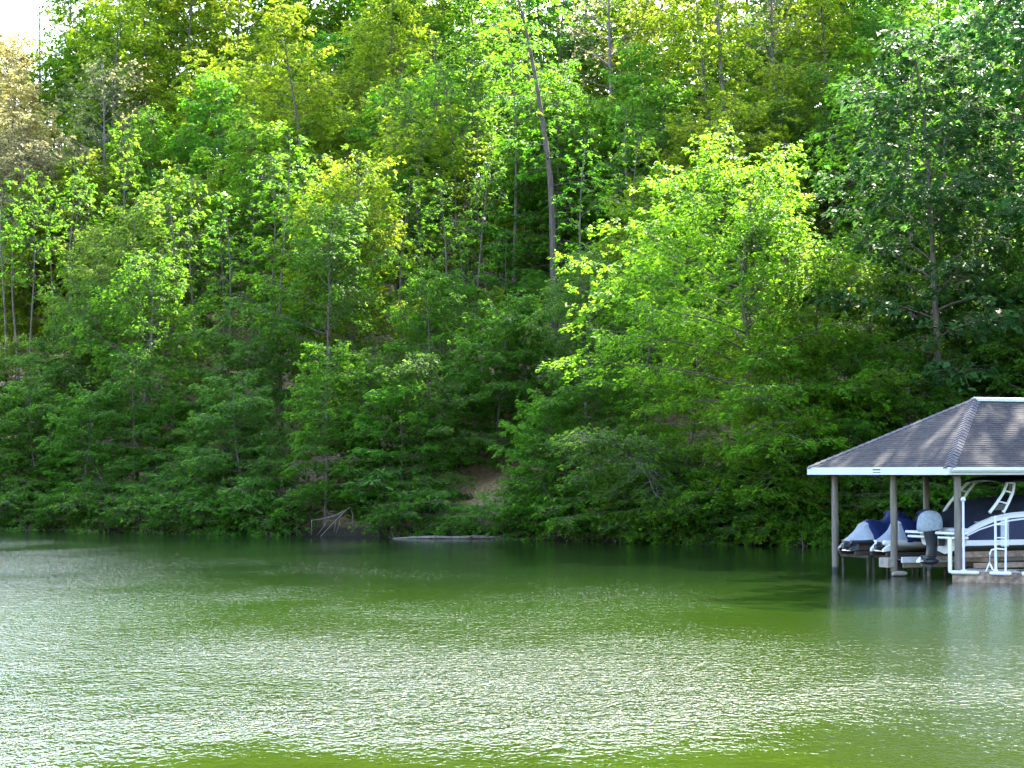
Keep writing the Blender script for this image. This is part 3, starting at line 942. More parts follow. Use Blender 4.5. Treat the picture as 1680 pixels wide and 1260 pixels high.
def build_dock():
    # floating dock leading away to the right across the near corner piling
    dx, dy = 0.8716, -0.4903
    ang = math.atan2(dy, dx)
    t = thing("floating_dock", "low floating dock with rust stained edge and white bumpers at the near piling", "dock", (12.50, 58.52, 0), ang)
    Lx, D = 6.2, 1.7
    MB().bbox((0, 0, -0.12), (Lx, 0.06, 0.27), 0.012).build("skirt", M_SKIRT, t)
    MB().bbox((0.002, D - 0.06, -0.12), (Lx, D, 0.265), 0.012).build("skirt", M_SKIRT, t)
    MB().bbox((0.001, 0.065, -0.12), (0.06, D - 0.065, 0.265), 0.012).build("skirt", M_SKIRT, t)
    MB().bbox((0.2, 0.42, -0.25), (Lx - 0.1, D - 0.1, 0.22), 0.03).build("float", M_DARKW, t)
    full = MB().bbox((0, -0.01, 0.275), (0.136, D + 0.01, 0.315), 0.006).mesh("plank")
    short = MB().bbox((0, 0.40, 0.275), (0.136, D + 0.01, 0.315), 0.006).mesh("plank")
    x, i = 0.005, 0
    rs = np.random.RandomState(9)
    while x < Lx - 0.14:
        near_post = 0.0 < x + 0.07 < 0.42
        o = obj("plank", short if near_post else full, M_PLANK, t, (x, 0, rs.uniform(-0.003, 0.004)))
        x += 0.146
    # white bumpers: one upright at the corner, lengths along the edge
    b = MB()
    b.tube([(-0.055, 0.02, 0.25), (-0.06, 0.02, 0.33), (-0.06, 0.02, 1.20), (-0.045, 0.02, 1.26)], [0.05, 0.058, 0.058, 0.03], 10)
    b.build("corner_bumper", M_BUMP, t, True)
    for x0, x1 in ((-0.02, 0.80), (1.10, 1.72), (2.02, 2.75), (3.05, 3.8), (4.2, 4.9)):
        b = MB()
        b.tube([(x0, -0.055, 0.27), (x0 + 0.04, -0.06, 0.27), (x1 - 0.04, -0.06, 0.27), (x1, -0.055, 0.27)], [0.035, 0.058, 0.058, 0.035], 10)
        b.build("bumper", M_BUMP, t, True)
    for x in (1.9, 3.6):
        b = MB()
        b.tube([(x - 0.10, 0.2, 0.355), (x + 0.10, 0.2, 0.355)], 0.016, 6)
        b.tube([(x, 0.2, 0.31), (x, 0.2, 0.35)], 0.022, 6)
        b.build("cleat", M_BLACK, t, True)
    # guide pole with a ball top
    p = thing("guide_pole", "thin white pole topped with a white ball beside the near piling", "pole", (12.835, 58.52, 0.315), 0)
    b = MB()
    b.tube([(0, 0, 0), (0, 0, 0.02), (0, 0, 0.03), (0.0, 0, 1.96)], [0.09, 0.09, 0.036, 0.034], 10)
    b.build("pole", M_BUMP, p, True)
    b = MB()
    b.lathe([(0.02, -0.07)] + [(0.075 * math.sin(a), -0.075 * math.cos(a)) for a in np.linspace(0.4, 3.0, 8)], 14, (0, 0, 2.02))
    b.build("ball", M_BUMP, p, True)
    # swim ladder rails with a hoop
    q = thing("ladder_rail", "white tube ladder rails and hoop standing on the floating dock", "ladder", (13.62, 57.98, 0.315), ang)
    b = MB()
    b.tube([(0, 0, 0), (0, 0, 0.04), (0, 0, 0.10), (0, 0, 1.56)], [0.075, 0.06, 0.038, 0.036], 10)
    b.build("rail", M_BUMP, q, True)
    b = MB()
    b.tube([(0.27, 0.02, 0), (0.28, 0.02, 0.60), (0.30, 0.02, 1.52)], [0.032, 0.030, 0.030], 8)
    b.build("rail", M_TOWER, q, True)
    b = MB()
    b.tube([(0.28, 0.0, 0.62), (0.05, 0.0, 0.64), (-0.12, 0, 0.60), (-0.17, 0, 0.48), (-0.17, 0, 0.22), (-0.10, 0, 0.06), (0.0, 0, 0.02)], 0.026, 8)
    b.tube([(-0.17, 0, 0.26), (-0.24, 0, 0.10), (-0.28, 0, 0.0)], 0.022, 8)
    b.build("hoop", M_TOWER, q, True)
    b = MB()
    b.lathe([(0.10, 0.70), (0.12, 0.72), (0.12, 1.50), (0.10, 1.52)], 12, (0.26, 0.02, 0))
    b.build("sleeve", M_CLEAR, q, True)
    for z in (0.95, 1.32):
        MB().tube([(0.0, 0, z), (0.28, 0.02, z)], 0.02, 6).build("step", M_TOWER, q, True)


build_boathouse()
build_sign()
jetski(-0.36, 5.15, 0.67, "far covered jet ski with blue cover and grey tail, beside the far left piling", 1, hullm=M_MOTOR)
jetski(0.02, 3.95, 0.69, "near covered jet ski with blue cover, white hull showing, behind the middle piling", 2, hump=1.04)
jetski_lift(-0.30, 5.15, "low timber lift under the far jet ski")
jetski_lift(0.02, 3.95, "low timber lift with a pale end under the near jet ski")
build_boat()
build_boat_lift()
build_pier()
build_dock()


# ------------------------------------------------------------------ tree growing


class Wood:
    def __init__(self):
        self.mb = MB()

    def limb(self, path, r0, r1, sides):
        k = len(path)
        t = np.linspace(0, 1, k)
        self.mb.tube(path, r0 + (r1 - r0) * t ** 0.8, sides, cap=False)


def leaves_mesh(name, pos, fwd, up, size, rs):
    """one folded four-cornered leaf per point; pos, fwd and up are (n,3)"""
    n = len(pos)
    fwd = fwd / (np.linalg.norm(fwd, axis=1)[:, None] + 1e-9)
    side = np.cross(fwd, up)
    side /= np.linalg.norm(side, axis=1)[:, None] + 1e-9
    nrm = np.cross(side, fwd)
    L = (size * np.clip(np.exp(rs.normal(-0.05, 0.33, n)), 0.4, 1.9))[:, None]
    W = L * rs.uniform(0.26, 0.36, n)[:, None]
    fold = W * rs.uniform(0.1, 0.7, n)[:, None]
    p0 = pos
    p1 = pos + fwd * L * 0.42 + side * W + nrm * fold
    p2 = pos + fwd * L
    p3 = pos + fwd * L * 0.42 - side * W + nrm * fold
    v = np.stack([p0, p1, p2, p3], 1).reshape(-1, 3).astype(np.float32)
    me = bpy.data.meshes.new(name)
    me.vertices.add(4 * n)
    me.vertices.foreach_set('co', v.ravel())
    me.loops.add(4 * n)
    me.loops.foreach_set('vertex_index', np.arange(4 * n, dtype=np.int32))
    me.polygons.add(n)
    me.polygons.foreach_set('loop_start', np.arange(0, 4 * n, 4, dtype=np.int32))
    me.update()
    me.validate()
    return me


def arc(p, az, el, L, curve, k, rs, wob=0.12):
    """a branch path from p: heading az, climbing el, the climb changing by curve along it"""
    pts = [np.array(p, float)]
    st = L / (k - 1)
    for i in range(1, k):
        e = el + curve * (i - 0.5) / (k - 1) + rs.normal(0, wob * 0.5)
        a = az + rs.normal(0, wob)
        pts.append(pts[-1] + st * np.array([math.cos(a) * math.cos(e), math.sin(a) * math.cos(e), math.sin(e)]))
    return np.array(pts)


PROF = {
    'round': lambda t: 0.35 + 0.65 * math.sin(math.pi * min(1, 0.18 + 0.80 * t)),
    'cone': lambda t: 1.0 - 0.8 * t,
    'tall': lambda t: (0.6 + 0.4 * math.sin(math.pi * min(1.0, 0.1 + 0.9 * t))) * (1 - 0.35 * t),
    'layer': lambda t: 1.0 - 0.65 * t ** 1.3,
    'vase': lambda t: 0.55 + 0.45 * t if t < 0.7 else 0.86 - 0.6 * (t - 0.7),
}


def grow(name, seed, H=18, r0=0.22, lean=(0, 0), cb=0.3, Rr=4.0, prof='round', nl=30, el=(0.1, 0.9), curve=-0.3, ns=8,
         sec=0.42, dens=22, leaf=0.19, vs=0.10, lat=0.42, bark='brown', wig=0.25, trunk_pts=None, az_bias=None, twigs=True, tilt=0.35,
         droop=0.25, multi=1):
    rs = np.random.RandomState(seed)
    w = Wood()
    P, FW, UP = [], [], []
    for mstem in range(multi):
        if trunk_pts is not None:
            tp = np.array(trunk_pts, float)
            tt = np.linspace(0, 1, 14)
            s = np.linspace(0, 1, len(tp))
            tr = np.stack([np.interp(tt, s, tp[:, i]) for i in range(3)], 1)
        else:
            tt = np.linspace(0, 1, 14)
            ph = rs.uniform(0, 6.28, 2)
            ln = np.array(lean, float)
            if multi > 1:
                a = 6.28 * mstem / multi + rs.uniform(-.5, .5)
                ln = ln + np.array([math.cos(a), math.sin(a)]) * rs.uniform(0.25, 0.7)
            hh = H * (1 if mstem == 0 else rs.uniform(0.6, 1.0))
            tr = np.stack([ln[0] * hh * tt ** 1.3 + wig * np.sin(tt * 5 + ph[0]) * tt, ln[1] * hh * tt ** 1.3 + wig * np.sin(tt * 4.3 + ph[1]) * tt, hh * tt - 0.3 * (1 - tt)], 1)
        rad = r0 * (1 - 0.88 * tt ** 0.9) * (1 + 0.5 * np.exp(-tt * 22))
        w.mb.tube(tr, rad, 8, cap=False)
        for i in range(nl):
            u = (i + rs.uniform(0, 1)) / nl
            t = cb + (0.99 - cb) * u ** 0.92
            base = np.array([np.interp(t, tt, tr[:, k]) for k in range(3)])
            az = i * 2.399 + rs.normal(0, 0.35)
            L = Rr * PROF[prof](u) * rs.uniform(0.65, 1.2)
            if az_bias is not None:
                L *= 1 + az_bias[1] * math.cos(az - az_bias[0])
            e = el[0] + (el[1] - el[0]) * u + rs.normal(0, 0.12)
            k = 7
            path = arc(base, az, e, L, curve * (1 - 0.6 * u), k, rs)
            rl = max(0.012, min(0.45 * np.interp(t, tt, rad), 0.012 * L + 0.01))
            w.limb(path, rl, 0.006, 5)
            m = max(3, int(ns * (0.45 + 0.55 * L / max(Rr, .1))))
            for j in range(m + 1):
                q = 0.22 + 0.78 * (j + rs.uniform(0, 0.8)) / (m + 0.3) if j < m else 0.86
                q = min(q, 1.0)
                sp = np.array([np.interp(q * (k - 1), np.arange(k), path[:, c]) for c in range(3)])
                d = path[min(k - 1, int(q * (k - 1)) + 1)] - path[max(0, int(q * (k - 1)) - 1)]
                a0 = math.atan2(d[1], d[0])
                sgn = 1 if j % 2 else -1
                a1 = a0 + (sgn * rs.uniform(0.5, 1.25) if j < m else rs.normal(0, 0.1))
                l2 = sec * L * (1.05 - 0.6 * q) * rs.uniform(0.7, 1.3) + 0.35
                sub = arc(sp, a1, rs.normal(0.08, tilt * 0.5) - droop * 0.3, l2, -droop, 4, rs, 0.18)
                if twigs:
                    w.limb(sub, 0.011, 0.004, 3)
                n = rs.poisson(dens * l2)
                if n < 1:
                    continue
                s = rs.beta(1.6, 1.0, n) * 1.05
                nc = max(1, n // 7)
                ci = rs.randint(0, nc, n)                        # leaves sit in tufts at the twig ends
                cs, cl, cz = rs.beta(1.6, 1.0, nc) * 1.05, rs.normal(0, 1, nc), rs.normal(0, 1, nc)
                s = np.clip(cs[ci] + rs.normal(0, 0.09, n) / max(l2, 0.6), 0, 1.1)
                pp = np.stack([np.interp(s * 3, np.arange(4), sub[:, c]) for c in range(3)], 1)
                dirv = np.array([math.cos(a1), math.sin(a1), 0])
                latv = np.array([-math.sin(a1), math.cos(a1), 0])
                lo = (cl[ci] * 0.9 + rs.normal(0, 0.30, n)) * lat * (1.1 - 0.55 * s)
                pp = pp + latv * lo[:, None] * min(1.0, l2)
                pp[:, 2] += cz[ci] * vs + rs.normal(0, 0.05, n) - 0.18 * np.abs(lo)
                fw = dirv * rs.uniform(0.2, 1.0, n)[:, None] + latv * (np.sign(lo) * rs.uniform(0.2, 1.0, n))[:, None]
                fw[:, 2] += rs.normal(-0.30, 0.30, n)
                up = np.stack([rs.normal(0, tilt, n), rs.normal(0, tilt, n), np.ones(n)], 1)
                P.append(pp)
                FW.append(fw)
                UP.append(up)
    wood = w.mb.mesh(name + " wood", True)
    wood.materials.append(BARK[bark])
    crown = None
    if P:
        crown = leaves_mesh(name + " leaves", np.concatenate(P), np.concatenate(FW), np.concatenate(UP), leaf, rs)
        crown.materials.append(LEAF['mid'])
    return wood, crown


PROTO = {}


def proto(key, **kw):
    PROTO[key] = grow(key, **kw)


# layered, broad understory trees (beech, dogwood habit)
proto('layer_a', seed=11, H=13, r0=0.15, cb=0.08, Rr=4.8, prof='layer', nl=44, el=(-0.08, 0.7), curve=-0.35, ns=11, dens=42, vs=0.08, lat=0.40, leaf=0.20, lean=(0.04, -0.05))
proto('layer_b', seed=12, H=15, r0=0.17, cb=0.10, Rr=5.2, prof='layer', nl=48, el=(0.0, 0.8), curve=-0.35, ns=11, dens=40, vs=0.09, lat=0.42, leaf=0.21, lean=(-0.05, -0.04), wig=0.5)
proto('layer_c', seed=13, H=10, r0=0.12, cb=0.06, Rr=4.4, prof='round', nl=40, el=(-0.1, 0.8), curve=-0.35, ns=11, dens=42, vs=0.08, lat=0.38, leaf=0.19, lean=(0.05, -0.1))
# tall forest trees
proto('tall_a', seed=21, H=24, r0=0.22, cb=0.16, Rr=5.4, prof='tall', nl=56, el=(0.0, 1.05), curve=-0.25, ns=10, dens=35, vs=0.14, lat=0.45, leaf=0.22, tilt=0.5, wig=0.5)
proto('tall_b', seed=22, H=22, r0=0.20, cb=0.20, Rr=5.6, prof='round', nl=50, el=(0.05, 1.1), curve=-0.2, ns=10, dens=35, vs=0.15, lat=0.48, leaf=0.22, tilt=0.5, lean=(-0.05, -0.03), wig=0.6)
proto('tall_c', seed=23, H=25, r0=0.23, cb=0.38, Rr=5.0, prof='tall', nl=46, el=(0.15, 1.1), curve=-0.2, ns=10, dens=35, vs=0.15, lat=0.45, leaf=0.22, tilt=0.5, lean=(0.06, 0), wig=0.7)
# rounder oaks
proto('oak_a', seed=31, H=16, r0=0.24, cb=0.16, Rr=5.4, prof='round', nl=44, el=(0.0, 1.0), curve=0.1, ns=11, dens=42, vs=0.16, lat=0.40, leaf=0.16, tilt=0.6)
proto('oak_b', seed=32, H=14, r0=0.19, cb=0.20, Rr=4.6, prof='round', nl=40, el=(0.05, 1.0), curve=0.15, ns=10, dens=42, vs=0.16, lat=0.40, leaf=0.16, tilt=0.6, lean=(0.08, -0.04))
# mid-height hillside trees
proto('mid_a', seed=24, H=14, r0=0.15, cb=0.14, Rr=4.8, prof='round', nl=44, el=(0.0, 1.05), curve=-0.25, ns=10, dens=35, vs=0.12, lat=0.46, leaf=0.21, tilt=0.5, lean=(0.08, -0.06), wig=0.5)
proto('mid_b', seed=25, H=16, r0=0.17, cb=0.20, Rr=4.4, prof='tall', nl=44, el=(0.05, 1.1), curve=-0.2, ns=10, dens=35, vs=0.12, lat=0.46, leaf=0.21, tilt=0.5, lean=(-0.07, -0.08), wig=0.7)
proto('mid_c', seed=26, H=13, r0=0.14, cb=0.25, Rr=5.0, prof='vase', nl=40, el=(0.1, 0.9), curve=-0.3, ns=10, dens=35, vs=0.10, lat=0.48, leaf=0.20, tilt=0.45, lean=(-0.04, -0.10), wig=0.6)
# slender saplings
proto('sap_a', seed=41, H=8, r0=0.07, cb=0.25, Rr=2.4, prof='layer', nl=20, el=(0.1, 0.9), curve=-0.2, ns=7, dens=22, vs=0.06, lat=0.32, leaf=0.17)
proto('sap_b', seed=42, H=6, r0=0.055, cb=0.2, Rr=2.2, prof='round', nl=18, el=(0.0, 0.9), curve=-0.2, ns=7, dens=22, vs=0.06, lat=0.32, leaf=0.17, lean=(0.08, 0))
# bare slender trunks with few leaves
proto('pole_a', seed=51, H=17, r0=0.13, cb=0.55, Rr=2.2, prof='tall', nl=18, el=(0.4, 1.1), curve=-0.1, ns=6, dens=16, vs=0.15, lat=0.35, leaf=0.19, wig=0.4)
proto('pole_b', seed=52, H=15, r0=0.10, cb=0.6, Rr=1.8, prof='tall', nl=14, el=(0.4, 1.1), curve=-0.1, ns=6, dens=15, vs=0.15, lat=0.35, leaf=0.19, wig=0.5, lean=(0.06, 0))
# shore shrubs, drooping over the water
proto('shrub_a', seed=61, H=3.6, r0=0.06, cb=0.1, Rr=2.4, prof='round', nl=14, el=(0.0, 0.7), curve=-0.8, ns=6, dens=26, vs=0.06, lat=0.30, leaf=0.15, multi=3, az_bias=(-1.57, 0.3))
proto('shrub_b', seed=62, H=3.0, r0=0.05, cb=0.1, Rr=2.7, prof='round', nl=14, el=(0.05, 0.6), curve=-0.9, ns=6, dens=26, vs=0.06, lat=0.30, leaf=0.15, multi=3, az_bias=(-1.57, 0.4))
proto('shrub_c', seed=63, H=4.6, r0=0.08, cb=0.1, Rr=2.8, prof='layer', nl=18, el=(0.0, 0.8), curve=-0.6, ns=7, dens=26, vs=0.05, lat=0.34, leaf=0.15, multi=2, az_bias=(-1.57, 0.3))
# twiggy tree barely in leaf, and a dark pine
proto('twig', seed=71, H=22, r0=0.24, cb=0.4, Rr=4.8, prof='round', nl=44, el=(0.1, 1.0), curve=0.1, ns=14, sec=0.5, dens=7, vs=0.15, lat=0.30, leaf=0.11, bark='grey', tilt=0.8)
proto('pine', seed=72, H=22, r0=0.22, cb=0.4, Rr=3.0, prof='cone', nl=30, el=(-0.1, 0.5), curve=0.25, ns=7, dens=22, vs=0.10, lat=0.14, leaf=0.22, tilt=1.0)
# the big bright tree leaning out over the water, heavy to the left, and its two neighbours
proto('bright', seed=81, H=17, r0=0.26, cb=0.05, Rr=6.6, prof='round', nl=74, el=(-0.15, 0.95), curve=-0.30, ns=12, sec=0.36, dens=50, vs=0.14, lat=0.36, leaf=0.155, tilt=0.5, az_bias=(3.4, 0.15), wig=0.6,
      trunk_pts=[(0.8, 0, -0.4), (0.6, -0.3, 2), (0.1, -0.7, 4.5), (-0.7, -1.1, 7), (-1.3, -1.3, 9.5), (-1.5, -1.3, 12), (-1.2, -1.4, 14.5), (-0.9, -1.4, 17)])
proto('bough', seed=82, H=14, r0=0.20, cb=0.05, Rr=5.8, prof='round', nl=60, el=(-0.2, 0.9), curve=-0.35, ns=11, sec=0.38, dens=50, vs=0.12, lat=0.36, leaf=0.155, tilt=0.45, az_bias=(-1.57, 0.2), wig=0.5, lean=(-0.04, -0.12))
# the tall pale trunk in the middle of the hillside, kinked and forked near the top
proto('snag', seed=83, r0=0.25, cb=0.36, Rr=3.4, prof='vase', nl=34, el=(0.1, 1.0), curve=-0.2, ns=8, dens=16, vs=0.14, lat=0.42, leaf=0.20, bark='umber',
      trunk_pts=[(0, 0, -0.4), (0.0, 0, 3.3), (-0.05, 0, 6.6), (-0.17, 0, 9.9), (-0.6, 0, 13.3), (-1.06, 0, 16.0), (-1.6, 0, 18.8), (-2.3, 0, 21.5), (-2.9, 0, 26)])
# dark trunk leaning left behind the boathouse
proto('leaner', seed=84, r0=0.27, cb=0.45, Rr=4.0, prof='tall', nl=30, el=(0.0, 0.9), curve=-0.2, ns=9, dens=26, vs=0.14, lat=0.42, leaf=0.18,
      trunk_pts=[(0, 0, -0.4), (-0.25, 0, 2), (-0.7, -0.1, 4.5), (-1.3, -0.1, 7), (-2.0, -0.2, 9.5), (-2.7, -0.2, 12), (-3.1, -0.3, 14.5)])
proto('pale', seed=85, r0=0.21, cb=0.55, Rr=3.2, prof='tall', nl=26, el=(0.1, 1.0), curve=-0.2, ns=8, dens=24, vs=0.14, lat=0.42, leaf=0.20, bark='grey',
      trunk_pts=[(0, 0, -0.4), (-0.1, 0, 5), (-0.3, 0, 10), (-0.6, 0, 15), (-0.9, 0, 20), (-1.2, 0, 24)])
# tree fallen half over, hanging its leaves over the water
proto('fallen', seed=86, r0=0.17, cb=0.30, Rr=2.6, prof='round', nl=30, el=(-0.5, 0.4), curve=-0.7, ns=9, dens=34, vs=0.08, lat=0.32, leaf=0.15, tilt=0.5, bark='grey',
      trunk_pts=[(0, 0, -0.3), (-0.7, -0.4, 0.9), (-1.6, -0.9, 2.1), (-2.5, -1.4, 3.0), (-3.6, -1.9, 3.7), (-4.8, -2.3, 4.0), (-5.6, -2.6, 3.8)])

COUNT = {}


rnd = random.Random(7)
REG = []
# trees of the planting order that stand wholly hidden behind others, or outside the frame, are left out
HIDDEN = {105, 138, 151, 197, 198, 246, 321, 372, 374, 36, 68, 70, 72, 78, 9, 11, 17, 18, 61, 62, 63, 84, 86, 103, 104, 107, 108, 109, 115, 118, 126, 127, 129, 148, 149, 150, 152, 154, 155, 156, 157, 180, 182, 183, 208, 209, 210, 229, 230, 231, 232, 234, 250, 251, 252, 253, 255, 256, 257, 258, 259, 263, 264, 265, 266, 267, 268, 269, 270, 271, 272, 273, 274, 275, 279, 282, 283, 284, 285, 287, 293, 295, 298, 299, 300, 301, 302, 303, 304, 305, 306, 308, 309, 311, 312, 313, 314, 315, 317, 318, 327, 331, 332, 333, 334, 335, 336, 338, 339, 340, 341, 342, 344, 346, 347, 348, 349, 357, 359, 362, 363, 364, 365, 366, 367, 371, 375, 376, 377, 378, 380, 382, 383, 385, 386, 388, 389, 390, 394, 395, 396, 397, 398, 399, 400, 401, 402, 403, 404, 405, 406, 407, 408, 409, 410, 411, 412, 413, 414, 415, 416, 417, 418, 419, 420, 421, 422, 423, 424, 425, 426, 427, 428, 429, 430, 431, 432, 433, 435, 436, 437}
PLANTED = [0]
FORM = {'layer': 'broad layered tree', 'tall': 'tall forest tree', 'mid': 'round-crowned tree', 'oak': 'small-leaved tree', 'sap': 'slender sapling', 'pole': 'thin-trunked tree',
        'shrub': 'drooping shrub', 'twig': 'twiggy half-bare tree', 'pine': 'dark pine'}
HUE = {'fresh': 'fresh green', 'lime': 'yellow-green', 'mid': 'mid-green', 'deep': 'dark green', 'blue': 'bluish-green', 'olive': 'olive', 'tan': 'tan-leaved', 'bud': 'pale budding', 'pine': 'black-green', 'shade': 'darkest green'}


def place(key, x, y, s=1.0, rz=0.0, leaf='mid', label=None, cat=None, group=None, name=None, bark=None, sz=None, dz=0.0):
    if not label:
        PLANTED[0] += 1
        if PLANTED[0] - 1 in HIDDEN:
            return None
    wood, crown = PROTO[key]
    shrub = key.startswith('shrub')
    nm = name or ('shrub' if shrub else 'pine_tree' if key == 'pine' else 'sapling' if key.startswith('sap') else 'oak_tree' if key.startswith('oak') else 'tree')
    cat = cat or ('shrub' if shrub else 'tree')
    group = group or ('shrubs overhanging the lake edge' if shrub else 'trees on the wooded hillside')
    t = thing(nm, label or '', cat, (x, y, gz(x, y) - 0.1 + dz), rz, group)
    t.scale = (s, s, sz or s)
    a = obj("stems" if shrub else "trunk", wood, None, t)
    if bark:
        a.material_slots[0].link = 'OBJECT'
        a.material_slots[0].material = BARK[bark]
    if crown is not None:
        c = obj("foliage" if shrub else "crown", crown, None, t)
        c.material_slots[0].link = 'OBJECT'
        c.material_slots[0].material = LEAF[leaf]
    if not label:
        REG.append((t, key.split('_')[0], leaf, x, y))
    return t


ORD = ['first', 'second', 'third', 'fourth', 'fifth', 'sixth', 'seventh', 'eighth', 'ninth', 'tenth', 'eleventh', 'twelfth']


def label_plants():
    """say for each plant how it looks, where on the hill it grows and beside which landmark"""
    by = {}
    for t, form, leaf, x, y in REG:
        s = y - shore(x)
        px = 840 + F * x / y
        zone = 'at the waterline' if s < 3.2 else 'on the low bank' if s < 9.5 else 'on lower slope' if s < 15.5 else 'on middle slope' if s < 28.5 else 'on upper slope' if s < 45 else 'near the hilltop'
        if form == 'shrub':
            zone = 'at the waterline'
        side = ('at the far left edge' if px < -15 else 'under the corner of sky' if px < 170 else 'left of the olive trees' if px < 260 and s < 10 else 'above the fallen branch' if px < 560 else
                'left of the clay bank' if px < 720 and s < 10 else 'left of the kinked trunk' if px < 860 else 'right of the kinked trunk' if px < 1060 else 'behind the big bright tree' if px < 1340 else
                'left of the boathouse' if px < 1400 else 'behind the boathouse' if px < 1695 else 'right of the boathouse')
        by.setdefault((HUE[leaf], FORM[form], zone, side), []).append((px, t))
    for (h, f, z, sd), L in by.items():
        L.sort(key=lambda q: q[0])
        for i, (px, t) in enumerate(L):
            lab = f"{h} {f} {z} {sd}"
            if len(L) > 1:
                lab += ", leftmost" if i == 0 else ", rightmost" if i == len(L) - 1 else f", {ORD[i]} from left"
            t['label'] = lab


def at(px, s):
    """ground point on the bearing of column px, s metres inland of the shoreline there"""
    Y = 95.0
    for _ in range(12):
        Y = shore((px - 840.0) / F * Y) + s
    return bear(px, Y)


#TREES
def cap_low(px):
    return float(np.interp(px, [-150, 0, 100, 160, 250, 400, 480, 600, 650, 860, 930, 1000, 1060, 1150, 1400, 1480, 1560, 1700, 1900],
                           [500, 560, 520, 380, 320, 340, 170, 290, 430, 480, 420, 400, 300, 260, 290, 330, 210, 120, 60]))


def cap_high(px):
    return float(np.interp(px, [-150, -60, -20, 12, 25, 130, 190, 260, 300], [-200, -60, 50, 55, 85, 30, -150, -300, -400]))


HT = {'layer_a': 13, 'layer_b': 15, 'layer_c': 10, 'tall_a': 24, 'tall_b': 22, 'tall_c': 25, 'oak_a': 16, 'oak_b': 14, 'sap_a': 8, 'sap_b': 6,
      'mid_a': 14, 'mid_b': 16, 'mid_c': 13, 'pole_a': 17, 'pole_b': 15, 'twig': 22, 'pine': 22, 'bright': 17, 'bough': 14, 'snag': 26, 'leaner': 14.5, 'pale': 24, 'fallen': 5}


def fit(key, x, y, sc, cap):
    """keep a crown from rising above image row cap"""
    top = (775 - cap) / F * y + CAM_H - gz(x, y)
    return min(sc, top / (HT[key] * 1.04))


# landmark trees
x, y = at(1266, 1.0)
place('bright', x, y, 0.98, 0.0, 'fresh', "big bright yellow-green tree leaning left over the water beside the boathouse", name='beech_tree', sz=0.89)
for px, ss, sc, lf, lab in ((1345, 1.2, 0.78, 'fresh', "fresh green broad tree with boughs to the water just left of the boathouse"),
                            (1120, 2.5, 0.62, 'fresh', "low fresh green tree under the left side of the big bright tree"),
                            (1290, 0.4, 0.60, 'fresh', "low fresh green boughs hanging to the water under the big bright tree"),
                            (1400, 1.0, 0.55, 'mid', "low mid-green tree hanging to the water beside the left piling"),
                            (1440, 5.0, 0.72, 'mid', "fresh green broad tree rising directly behind the left boathouse piling")):
    x, y = at(px, ss)
    place('bough', x, y, sc, {1345: 0.3, 1120: 2.2, 1440: 4.0, 1290: 0.1, 1400: -0.2}[px], lf, lab, name='beech_tree')
x, y = (909 - 840) / F * 115, 115
place('snag', x, y, 1.0, 0.0, 'mid', "tall pale kinked trunk with few leaves in the middle of the hillside")
x, y = (1515 - 840) / F * 102, 102
place('leaner', x, y, 1.0, 0.0, 'mid', "dark-trunked tree leaning left on the slope behind the boathouse roof")
x, y = (1198 - 840) / F * 120, 120
place('pale', x, y, 1.05, 0.0, 'lime', "straight tree with a pale grey trunk above the big bright tree")
x, y = at(1128, 0.8)
place('fallen', x, y, 1.0, 0.15, 'blue', "half-fallen bluish-green tree hanging low over the water beside the big bright tree", name='leaning_tree')
for px, ss, sc, lab in ((1005, 40, 0.95, "grey twiggy half-bare tree right of the pale kinked trunk"), (1265, 38, 0.85, "grey twiggy half-bare tree above the big bright tree"), (165, 30, 0.8, "grey twiggy half-bare tree against the corner of open sky")):
    x, y = at(px, ss)
    place('twig', x, y, sc, px, 'bud', lab)
for px, ss, sc, lab in ((58, 52, 0.95, "thin bare-twigged tree standing in front of the open sky corner"), (112, 56, 1.0, "bare-twigged tree at the right side of the open sky corner")):
    x, y = at(px, ss)
    place('twig', x, y, sc, px, 'mid', lab)
x, y = at(52, 46)
place('pine', x, y, fit('pine', x, y, 1.0, 55), 0.5, 'pine', "dark pine standing in the corner of open sky")
for px, ss, key, lf, cp in ((-6, 26, 'mid_b', 'tan', 62), (24, 30, 'mid_a', 'tan', 185), (70, 24, 'mid_c', 'bud', 230), (-45, 34, 'tall_b', 'tan', 20), (140, 44, 'tall_c', 'fresh', -60), (185, 38, 'tall_a', 'lime', -80), (235, 50, 'tall_b', 'fresh', -150), (300, 46, 'tall_a', 'lime', -150)):
    x, y = at(px, ss)
    place(key, x, y, fit(key, x, y, 1.1, cp), px * .7, lf)
for px, ss, key, lf in ((215, 66, 'tall_b', 'fresh'), (270, 70, 'tall_a', 'mid'), (330, 66, 'tall_b', 'lime'), (385, 70, 'tall_a', 'fresh'), (440, 64, 'tall_b', 'fresh'), (500, 70, 'tall_a', 'lime'), (560, 66, 'tall_b', 'fresh'),
                        (620, 70, 'tall_a', 'mid'), (690, 66, 'tall_b', 'fresh'), (160, 62, 'pole_a', 'mid'), (185, 72, 'tall_c', 'mid')):
    x, y = at(px, ss)
    place(key, x, y, 1.15, px * .31, lf)
